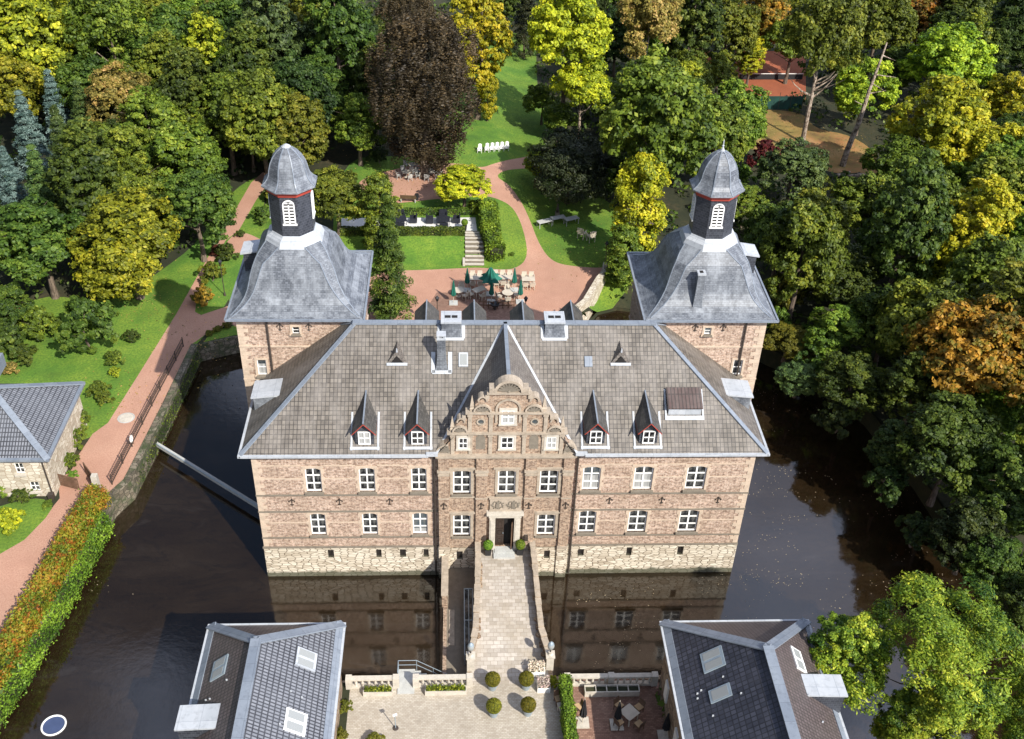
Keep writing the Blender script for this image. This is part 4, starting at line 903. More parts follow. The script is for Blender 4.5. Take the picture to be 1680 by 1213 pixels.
fbR,spR=forebuilding(27.0,36.3,-11.6,-34,7.88,32.0,-16.6,11.5,'right forebuilding with dark blue-grey roof and white box dormer, beside the brick patio',('pantile_dark','pantile_brown','pantile_brown'),
  [(28.65,29.8,-16.5,-15.1,2,'steel'),(28.65,29.75,-18.6,-17.75,1,'steel'),(33.9,34.6,-16.8,-15.2,2,'white')],(34.1,36.5,-18.6,-17.1),-1)
m=MB(); 
for y in(-14.,-17.5): m.box(27.28,27.42,y-.35,y+.35,3.4,4.9)
m.build('window','white',fbR)
m=MB(); m.box(27.26,27.42,-18.9,-17.9,2,4.1); m.build('door','darkwood',fbR)
# house at the left edge
hx1,hy0,hy1=-17.2,6.7,15.5; ze=6.05; zr=9.3
hs=empty('garden_house',(-22,11,2),'cream rubble house with hipped grey roof at the left edge beside the wooden gate','house')
m=MB(); hx0=-30; xl=hx1-.0
wo=[(-19.6,-18.95,4.4,5.4),(-18.9,-18.2,2.6,3.5)]
wall_open(m,hx0,hx1,1.5,ze,hy0,wo,0,.2); m.face([(hx1,hy0,1.5),(hx1,hy1,1.5),(hx1,hy1,ze),(hx1,hy0,ze)]); m.face([(hx0,hy1,1.5),(hx0,hy1,ze),(hx1,hy1,ze),(hx1,hy1,1.5)]); m.face([(hx0,hy0,1.5),(hx0,hy0,ze),(hx0,hy1,ze),(hx0,hy1,1.5)])
m.build('wall','rubble',hs)
e=.42; A=(hx0-e,hy0-e,ze);B=(hx1+e,hy0-e,ze);C=(hx1+e,hy1+e,ze);D2=(hx0-e,hy1+e,ze); yc_=(hy0+hy1)/2; P=(hx0+4.4,yc_,zr); Q=(-21.9,yc_,zr)
m=MB(); m.face([A,B,Q,P]); m.face([B,C,Q]); m.face([C,D2,P,Q]); m.face([D2,A,P]); m.face([(a[0],a[1],ze-.15) for a in(D2,C,B,A)],1)
for a,b_ in((A,B),(B,C),(C,D2),(D2,A)): m.face([(a[0],a[1],ze-.15),(b_[0],b_[1],ze-.15),b_,a],1)
m.build('roof',['pantile','zinc'],hs)
m=MB(); m.bar(Vector(P)+Vector((0,0,.04)),Vector(Q)+Vector((0,0,.04)),.5,.1)
for a,q in((A,P),(B,Q),(C,Q),(D2,P)): m.bar(Vector(a)+Vector((0,0,.05)),Vector(q)+Vector((0,0,.04)),.5,.1)
m.box(hx1+e-.25,hx1+e+.1,hy0-e-.1,hy1+e+.1,ze-.08,ze+.12); m.box(hx0-e,hx1+e-.25,hy0-e-.1,hy0-e+.25,ze-.08,ze+.12); m.build('ridge_flashing','zinc',hs)
m=MB(); m.box(-24.2,-22.4,13.6,15.6,8.2,9.4); m.build('dormer','zinc',hs)
hw_=window_proto(.68,.95,2,2,hs,fw=.06,bar_w=.03,sillmat='stone_pale'); reg(hw_)
for a,b_,c_,d in wo: put_window(hw_,a,b_,c_,hy0+.1,.68,hs,d-c_,.95)
MB().tube((-17.35,hy0-.1,2),(-17.45,hy0-.1,ze-.05),.06).build('downpipe',"iron",hs)
m=MB(); m.box(-17.6,-17.2,hy0-.5,hy0-.1,2,2.55); m.build('water_butt','iron',hs)
# ------------------------------------------------------------------ bridge
br=empty('stone_bridge',(17.5,-5,2),'flagstone bridge with rubble parapets leading from the courtyard to the castle door','bridge')
DK=[(15.75,19.45,-.27,3.0),(15.75,19.5,-2,3.0),(15.65,19.55,-5,2.9),(15.5,19.65,-8,2.55),(15.1,20.1,-10.2,2.16),(15.0,20.2,-11.6,2.012)]
m=MB(); s_=MB()
for i in range(len(DK)-1):
    a,b_=DK[i],DK[i+1]
    m.face([(b_[0],b_[2],b_[3]),(b_[1],b_[2],b_[3]),(a[1],a[2],a[3]),(a[0],a[2],a[3])])
    s_.face([(b_[0]-.3,b_[2],-1),(b_[0]-.3,b_[2],b_[3]-.02),(a[0]-.3,a[2],a[3]-.02),(a[0]-.3,a[2],-1)][::-1]); s_.face([(b_[1]+.3,b_[2],-1),(b_[1]+.3,b_[2],b_[3]-.02),(a[1]+.3,a[2],a[3]-.02),(a[1]+.3,a[2],-1)])
    s_.face([(b_[0]-.3,b_[2],b_[3]-.02),(b_[1]+.3,b_[2],b_[3]-.02),(a[1]+.3,a[2],a[3]-.02),(a[0]-.3,a[2],a[3]-.02)])
m.build('deck','flag',br); s_.build('abutment','quarry',br)
m=MB(); m.box(16.75,18.3,-1.35,-.28,3.0,3.14); m.box(16.85,18.2,-.9,-.27,3.14,3.2); m.build('doorstep','concrete',br)
cp_=MB(); m=MB(); rnd=random.Random(5)
for side in(0,1):
    sg=-1 if side==0 else 1
    for i in range(len(DK)-2):
        a,b_=DK[i],DK[i+1]; xa=a[side]+sg*.15; xb=b_[side]+sg*.15
        n_=max(1,int(abs(a[2]-b_[2])/.55))
        for k in range(n_):
            t0=k/n_;t1=(k+1)/n_; X0=xa+(xb-xa)*t0;X1=xa+(xb-xa)*t1;Y0=a[2]+(b_[2]-a[2])*t0;Y1=a[2]+(b_[2]-a[2])*t1;Z=a[3]+(b_[3]-a[3])*(t0+t1)/2
            hh=.72+rnd.uniform(-.05,.06)
            m.bar((X0,Y0,Z+hh/2-.3),(X1,Y1,Z+hh/2-.3),.3,hh+.6); cp_.bar((X0,Y0,Z+hh+.05),(X1,Y1+.03,Z+hh+.05),.4+rnd.uniform(-.05,.05),.11)
            if rnd.random()<.5: m.obox((X0+sg*.02-sg*.2,Y0-.1,Z+.1),.12,.15,.14+rnd.random()*.1,rz=rnd.random())
m.build('parapet','quarry',br); cp_.build('coping','stone',br)
for x in(14.98,20.25):
    m=MB(); m.box(x-.24,x+.24,-10.65,-10.15,1.9,3.35); m.box(x-.3,x+.3,-10.71,-10.09,3.35,3.47); m.lathe([(.2,3.47),(.12,3.6),(.14,3.7)],(x,-10.4,0),8); m.build('pier','stone_pale',br)
for x,lb in((14.98,'round pale lamp on the stone pier at the left foot of the bridge'),(20.25,'round pale lamp on the stone pier at the right foot of the bridge')):
    r_=empty('pier_lamp',(x,-10.4,3.7),lb,'lamp','lamps at the foot of the bridge'); MB().tube((0,0,0),(0,0,.35),.04,.04).build('lamp_post','iron',r_,world=False)
    MB().lathe([(.1,.35),(.2,.42),(.24,.6),(.2,.78),(.1,.86)],(0,0,0),10).build('globe','skyglass',r_,world=False,smooth=True); MB().lathe([(.2,.8),(.14,.9),(.03,1.0),(0,1.05)],(0,0,0),10).build('cap','steel',r_,world=False)
# lower landing with ramp left of the bridge
ld=empty('landing',(14.2,-5,1),'dark sunken landing with brick side wall along the left side of the bridge','landing')
m=MB(); m.box(13.35,15.42,-10.9,-.3,-1,1.0); m.build('floor_slab','stone_dark',ld)
m=MB(); m.box(13.0,13.4,-4.2,-.3,-1,2.3); m.box(13.1,13.35,-10.9,-4.2,-1,1.15); m.build('side_wall',"brick_bay",ld); m=MB(); m.box(12.95,13.45,-4.25,-.3,2.3,2.42); m.build('coping','stone',ld)
m=MB(); m.box(13.5,13.9,-7.6,-4.4,1.0,1.05); m.build('side_strip','stone',ld)
rf=empty('glazed_shaft',(14.85,-6.2,1),'long blue-grey steel and glass shaft cover beside the left bridge parapet','shaft cover')
m=MB()
for x in(14.6,14.9,15.2): m.bar((x,-9.2,2.02),(x,-3.3,2.02),.07,.08)
for y in(-9.2,-6.2,-3.3): m.bar((14.6,y,2.0),(15.2,y,2.0),.08,.07)
for y in(-9.2,-6.2,-3.3):
    for x in(14.6,15.2): m.box(x-.035,x+.035,y-.035,y+.035,1.0,1.98)
m.build('frame','steel',rf); MB().box(14.63,15.17,-9.17,-3.33,1.96,1.985).build('pane','glass',rf)
# concrete beam over the moat
bm_=empty('footbridge',(-7,10.6,.6),'narrow pale concrete beam footbridge crossing the moat from the left bank to the castle wall','footbridge')
m=MB(); m.bar((-12.4,15.05,.95),(-.05,5.2,.95),.3,.25); m.build('beam','concrete',bm_); m=MB(); m.bar((-12.4,14.9,1.12),(-.05,5.1,1.1),.08,.05); m.build('pipe','steel',bm_)
# floating ring
rg=empty('float_ring',(-12.,-12.8,0),'white floating ring with blue water inside, lower left of the moat','float ring')
m=MB(); n_=32
for k in range(n_):
    a=2*math.pi*k/n_; b_=2*math.pi*(k+1)/n_; m.tube((.74*math.cos(a),.74*math.sin(a),.03),(.74*math.cos(b_),.74*math.sin(b_),.03),.065,n=8,cap=False)
m.build('ring','white',rg,world=False,smooth=True); MT['poolblue']=plain('blue_liner',(.05,.07,.14),.3); MB().lathe([(.72,.008),(0,.012)],(0,0,0),32,close=False).build('membrane','poolblue',rg,world=False)
# manhole
q=G(207,686); mh=empty('manhole_cover',(q.x,q.y,2.0),'round pale cover set into the pink gravel path by the moat railing','manhole cover'); MB().lathe([(.62,0),(.62,.03),(.5,.045),(0,.045)],(0,0,0),24,close=False).build('lid','stone_pale',mh,world=False); MB().lathe([(.72,0),(.72,.02),(.63,.025)],(0,0,0),24,close=False).build('rim','concrete',mh,world=False)
# ------------------------------------------------------------------ quay balustrades, stairs, planters
def baluster_run(x0,x1,y,label,rail='stone_pale'):
    r_=empty('balustrade',((x0+x1)/2,y,2),label,'balustrade','stone balustrades on the quay'); m=MB(); m.box(x0,x1,y-.17,y+.17,2.78,2.92); m.build('handrail',rail,r_); m=MB(); m.box(x0,x1,y-.16,y+.16,1.98,2.14); m.build('plinth',rail,r_)
    n_=max(1,round((x1-x0)/3.3))
    for k in range(n_+1):
        x=x0+(x1-x0)*k/n_; MB().box(x-.2,x+.2,y-.22,y+.22,1.98,2.98).build('pier',rail,r_)
    x=x0+.45; m=MB(); m.lathe([(.09,2.14),(.05,2.2),(.1,2.36),(.05,2.6),(.09,2.78)],(x,y,0),8); b0=m.build('baluster',rail,r_); x+=.42
    k=1
    while x<x1-.3:
        c=b0.copy(); col.objects.link(c); c.location.x+=.42*k; c.parent=r_; x+=.42; k+=1
    return r_
baluster_run(7.05,10.1,-11.65,'stone balustrade left of the quay steps, next to the left forebuilding')
baluster_run(11.4,14.9,-11.65,'stone balustrade between the quay steps and the foot of the bridge')
baluster_run(21.3,27.1,-11.75,'long stone balustrade at the moat edge of the brick patio')
qs=empty('quay_steps',(10.8,-11,2),'grey stone quay steps with a thin metal handrail leading down to the moat','steps')
m=MB(); m.box(10.2,11.3,-12.3,-10.6,1.95,2.08)
for k in range(6): m.box(11.3+k*.38,11.3+(k+1)*.38,-11.2,-10.4,-.5,1.95-.28*k)
m.box(10.15,11.3,-11.3,-10.3,-.5,2.0); m.build('tread','concrete',qs)
m=MB()
for z in(2.5,2.95): m.tube((10.2,-11.3,z),(10.2,-10.35,z),.022,n=6); m.tube((10.2,-10.35,z),(11.4,-10.35,z),.022,n=6); m.tube((11.4,-10.35,z),(13.5,-10.35,z-1.55),.022,n=6)
for x,zt in((10.2,2.95),(11.4,2.95),(12.5,2.15)): m.tube((x,-10.35,zt-1.1),(x,-10.35,zt),.022,n=6)
m.build('handrail','steel',qs)
# ------------------------------------------------------------------ foliage
rng=np.random.default_rng(7)
def leaves_mesh(name,pos,nrm,size,tint,asp=.62,rg_=rng,axis=None):
    n=len(pos); nrm=nrm/np.linalg.norm(nrm,axis=1,keepdims=True); r_=rg_.normal(size=(n,3)) if axis is None else axis
    t=np.cross(nrm,r_); t/=np.linalg.norm(t,axis=1,keepdims=True)+1e-9; b_=np.cross(nrm,t)
    if axis is not None: t,b_=b_,t
    s=size[:,None]; L=t*s; Wd=b_*s*asp
    V=np.stack([pos-L,pos-Wd+nrm*s*.12,pos+L,pos+Wd+nrm*s*.12],1).reshape(-1,3).astype(np.float32)
    me=bpy.data.meshes.new(name); me.vertices.add(4*n); me.vertices.foreach_set('co',V.ravel()); me.loops.add(4*n); me.loops.foreach_set('vertex_index',np.arange(4*n,dtype=np.int32))
    me.polygons.add(n); me.polygons.foreach_set('loop_start',np.arange(0,4*n,4,dtype=np.int32)); me.polygons.foreach_set('loop_total',np.full(n,4,dtype=np.int32))
    a=me.attributes.new('tint','FLOAT','POINT'); a.data.foreach_set('value',np.repeat(np.clip(tint,0,1),4).astype(np.float32)); me.update(calc_edges=True); me.validate(); return me
def unit(v): return v/(np.linalg.norm(v,axis=1,keepdims=True)+1e-9)
BROAD=('round','oval','open','weep','low','ragged')
def crown(name,shape,Rr,Hh,Hc,ncl,per,leaf,seed,asp=.62):
    g_=np.random.default_rng(seed)
    u=unit(g_.normal(size=(ncl*3,3)))
    axis=None
    if shape in BROAD:
        zmin={'round':-.45,'oval':-.7,'open':-.3,'weep':-.95,'low':-.15,'ragged':-.35}[shape]
        # boughs of unequal size first, then leaf clumps over each bough
        nb={'round':17,'oval':21,'open':12,'weep':34,'low':9,'ragged':24}[shape]; bu=[]
        while len(bu)<nb:
            q=unit(g_.normal(size=(1,3)))[0]
            if q[2]<zmin: continue
            if all(q@p_<.93 for p_ in bu) or g_.random()<.03: bu.append(q)
        bu=np.array(bu); bs=g_.uniform(.26,.46,nb)*(1.12 if shape=='open' else 1)*(.72 if shape=='weep' else 1); br=(1-bs)*g_.uniform(.82,1.1,nb)
        if shape=='weep': br=(1-bs)*g_.uniform(.72,1.18,nb)
        if shape=='ragged': bs*=.55; br=g_.uniform(.45,1.08,nb)
        bc=bu*br[:,None]; bc=np.vstack([bc,[[0,0,.25],[0,0,-.1]]]); bs=np.append(bs,[.5,.45] if shape!='ragged' else [.3,.3]); nbb=len(bs)
        if shape=='weep': bc[:,:2]*=(.78+.3*np.clip(bc[:,2:3]+.35,-.2,.9))
        n=ncl; bi=g_.choice(nbb,n,p=bs**2/np.sum(bs**2)); cu=unit(g_.normal(size=(n,3))+unit(bc[bi]+[0,0,.15])*.7)
        C=(bc[bi]+cu*(bs[bi]*g_.uniform(.7,1.03,n))[:,None])*np.array([Rr,Rr,Hh]); u=unit(cu*.6+unit(bc[bi]+1e-6)*.5); out=u
        rc=g_.uniform(.07,.15,n)*Rr*(1.25 if shape=='open' else 1)
        bt=g_.uniform(0,1,nbb)
    elif shape=='cone':
        n=ncl; t=g_.uniform(0,1,n)**.75; t=np.round(t*13)/13+g_.normal(0,.014,n); th=g_.uniform(0,2*np.pi,n); arm=(1-t)*g_.uniform(.45,1.05,n)*(1+.25*np.sin(th*5+t*40))+.03
        C=np.stack([np.cos(th)*arm*Rr,np.sin(th)*arm*Rr,(t*2-1)*Hh-arm*.12*Rr],1); rc=(.16+.14*(1-t))*Rr*.8; out=np.stack([np.cos(th),np.sin(th),np.full(n,.25)],1); u=out
    elif shape=='column':
        n=ncl; t=g_.uniform(-1,1,n); th=g_.uniform(0,2*np.pi,n); pr=np.clip(1-np.abs(t)**2.6,0,1)**.6*g_.uniform(.55,1.08,n)*(1+.2*np.sin(t*7+th*2))
        C=np.stack([np.cos(th)*pr*Rr,np.sin(th)*pr*Rr,t*Hh],1); rc=g_.uniform(.22,.38,n)*Rr; out=np.stack([np.cos(th),np.sin(th),.4+0*t],1); u=out
    n=len(C); ct=g_.uniform(0,1,n)*.6+.15
    if shape in BROAD: ct=ct*.65+.35*bt[bi]*.9
    idx=np.repeat(np.arange(n),per); m_=len(idx)
    d=unit(g_.normal(size=(m_,3))*.9+unit(out)[idx]*.55+np.array([0,0,.35]))
    flat=np.array([1,1,.62]) if shape not in('weep',) else np.array([.7,.7,1.5])
    P=C[idx]+d*rc[idx][:,None]*(.35+.75*g_.random(m_)**.7+.35*(g_.random(m_)<.12))[:,None]*flat
    nr=d*.6+(unit(out)*.35)[idx]+g_.normal(size=(m_,3))*.5+np.array([0,0,.3])
    ax=None
    if shape=='weep': nr=d*[1,1,.3]+g_.normal(size=(m_,3))*.3; ax=np.tile([0,0,1.],(m_,1))+g_.normal(size=(m_,3))*.15; ax=np.cross(nr,ax); asp=.42
    if shape=='cone': nr=g_.normal(size=(m_,3))*.35+np.array([0,0,1])+out[idx]*.4
    sz=leaf*g_.uniform(.6,1.35,m_); ti=ct[idx]+g_.normal(0,.13,m_)
    P=P+np.array([0,0,Hc])
    return leaves_mesh(name,P,nr,sz,ti,asp,g_,ax)
def trunk_mb(Rr,Hh,Hc,seed,nl=7,r0=.28,lean=0,top=.5):
    g_=random.Random(seed); m=MB(); n_=7; pts=[]; x=y=0
    zt=Hc+Hh*top
    for k in range(n_+1):
        t=k/n_; pts.append(Vector((x+lean*t*t*2,y,t*zt))); x+=g_.uniform(-.12,.12); y+=g_.uniform(-.12,.12)
    rad=lambda t: r0*(1.25-.95*t) if t>.08 else r0*1.55
    for k in range(n_): m.tube(pts[k],pts[k+1],rad(k/n_),rad((k+1)/n_),8,cap=False)
    for j in range(nl):
        t=g_.uniform(.4,.92); i=int(t*n_); p0=pts[i].lerp(pts[min(n_,i+1)],t*n_-i); a=g_.uniform(0,6.28); L=Rr*g_.uniform(.5,.85); q=p0
        d=Vector((math.cos(a),math.sin(a),g_.uniform(.35,.9))).normalized(); r1=rad(t)*.5
        for s_ in range(3): 
            q2=q+d*L/3; m.tube(q,q2,r1*(1-s_*.28),r1*(1-(s_+1)*.28),5,cap=False); q=q2; d=(d+Vector((g_.uniform(-.3,.3),g_.uniform(-.3,.3),g_.uniform(-.1,.3)))).normalized()
    return m
TEMPL={}
def templ(key,shape,Rr,Hh,Hc,ncl,per,leaf,seed,asp=.62,nl=7,r0=.28,lean=0,bark='bark'):
    cm=crown(key+'_crown',shape,Rr,Hh,Hc,ncl,per,leaf,seed,asp); tm=trunk_mb(Rr,Hh,Hc,seed,nl,r0,lean)
    o=tm.build('trunk',bark,None,world=False); me=o.data; bpy.data.objects.remove(o); TEMPL[key]=(cm,me,Rr,Hh,Hc)
templ('r1','round',5,5.8,8.6,460,52,.2,11); templ('r2','round',5,5.6,8.4,400,60,.19,12); templ('r3','round',5,6.2,9,500,46,.21,13); templ('r4','round',5,6.4,9.2,460,50,.2,31); templ('r5','round',5,5.4,8.2,440,52,.19,32)
templ('o1','oval',4.2,7.6,10.4,480,48,.2,14); templ('o2','oval',4.2,7.2,10,500,46,.19,15)
templ('op','open',5.4,5.8,12.5,260,60,.2,16,nl=10,bark='bark_pale'); templ('op2','open',5,6.4,11.5,300,60,.2,26,nl=9)
templ('weep','weep',7.5,10.6,11.2,1100,60,.17,17,r0=.45); templ('cone','cone',3.2,7,7.8,320,60,.2,18,.34,nl=0,r0=.2); templ('cone2','cone',3.4,6.2,7,340,55,.19,19,.34,nl=0,r0=.2)
templ('col','column',2.4,6.4,7.0,190,90,.17,20,nl=4,r0=.18); templ('yewt','round',6,4.6,4.8,700,48,.18,21,.4)
templ('mound','oval',5,6.6,7.0,700,50,.18,33)
templ('shr','low',1.7,1.6,1.0,130,60,.1,22,nl=3,r0=.06); templ('shr2','low',1.7,1.9,1.1,110,70,.095,23,nl=3,r0=.06)
templ('near','ragged',5.8,5.4,9.6,420,95,.13,24,asp=.42,nl=18,r0=.3); templ('near2','oval',4,6,8.5,420,80,.13,25,nl=8)
rT=random.Random(99)
def tree(tp,colr,px,py,rpx,label,ht=1.,group=None,cat='tree',name='tree',bark=True,rz=None,base=None):
    cm,tm,Rr,Hh,Hc=TEMPL[tp]; zc=10.
    for _ in range(12):
        q=at(px,py,zc); dep=(q-_c).dot(_fw); s=rpx*dep/FOC/Rr*1.12; g0=hgt(q.x,q.y); zc=.5*zc+.5*(g0+Hc*s*ht)
    q=at(px,py,zc); s=rpx*(q-_c).dot(_fw)/FOC/Rr*1.12
    root=empty(name,(q.x,q.y,g0-.05),label,cat,group,rz=rT.uniform(0,6.28) if rz is None else rz,s=(s,s,s*ht*rT.uniform(.97,1.03)))
    for nm,me in(('trunk',tm),('crown',cm)):
        o=bpy.data.objects.new(nm,me); col.objects.link(o); o.parent=root
        if nm=='crown':
            if not me.materials: me.materials.append(LM[colr])
            o.material_slots[0].link='OBJECT'; o.material_slots[0].material=LM[colr]
    return root
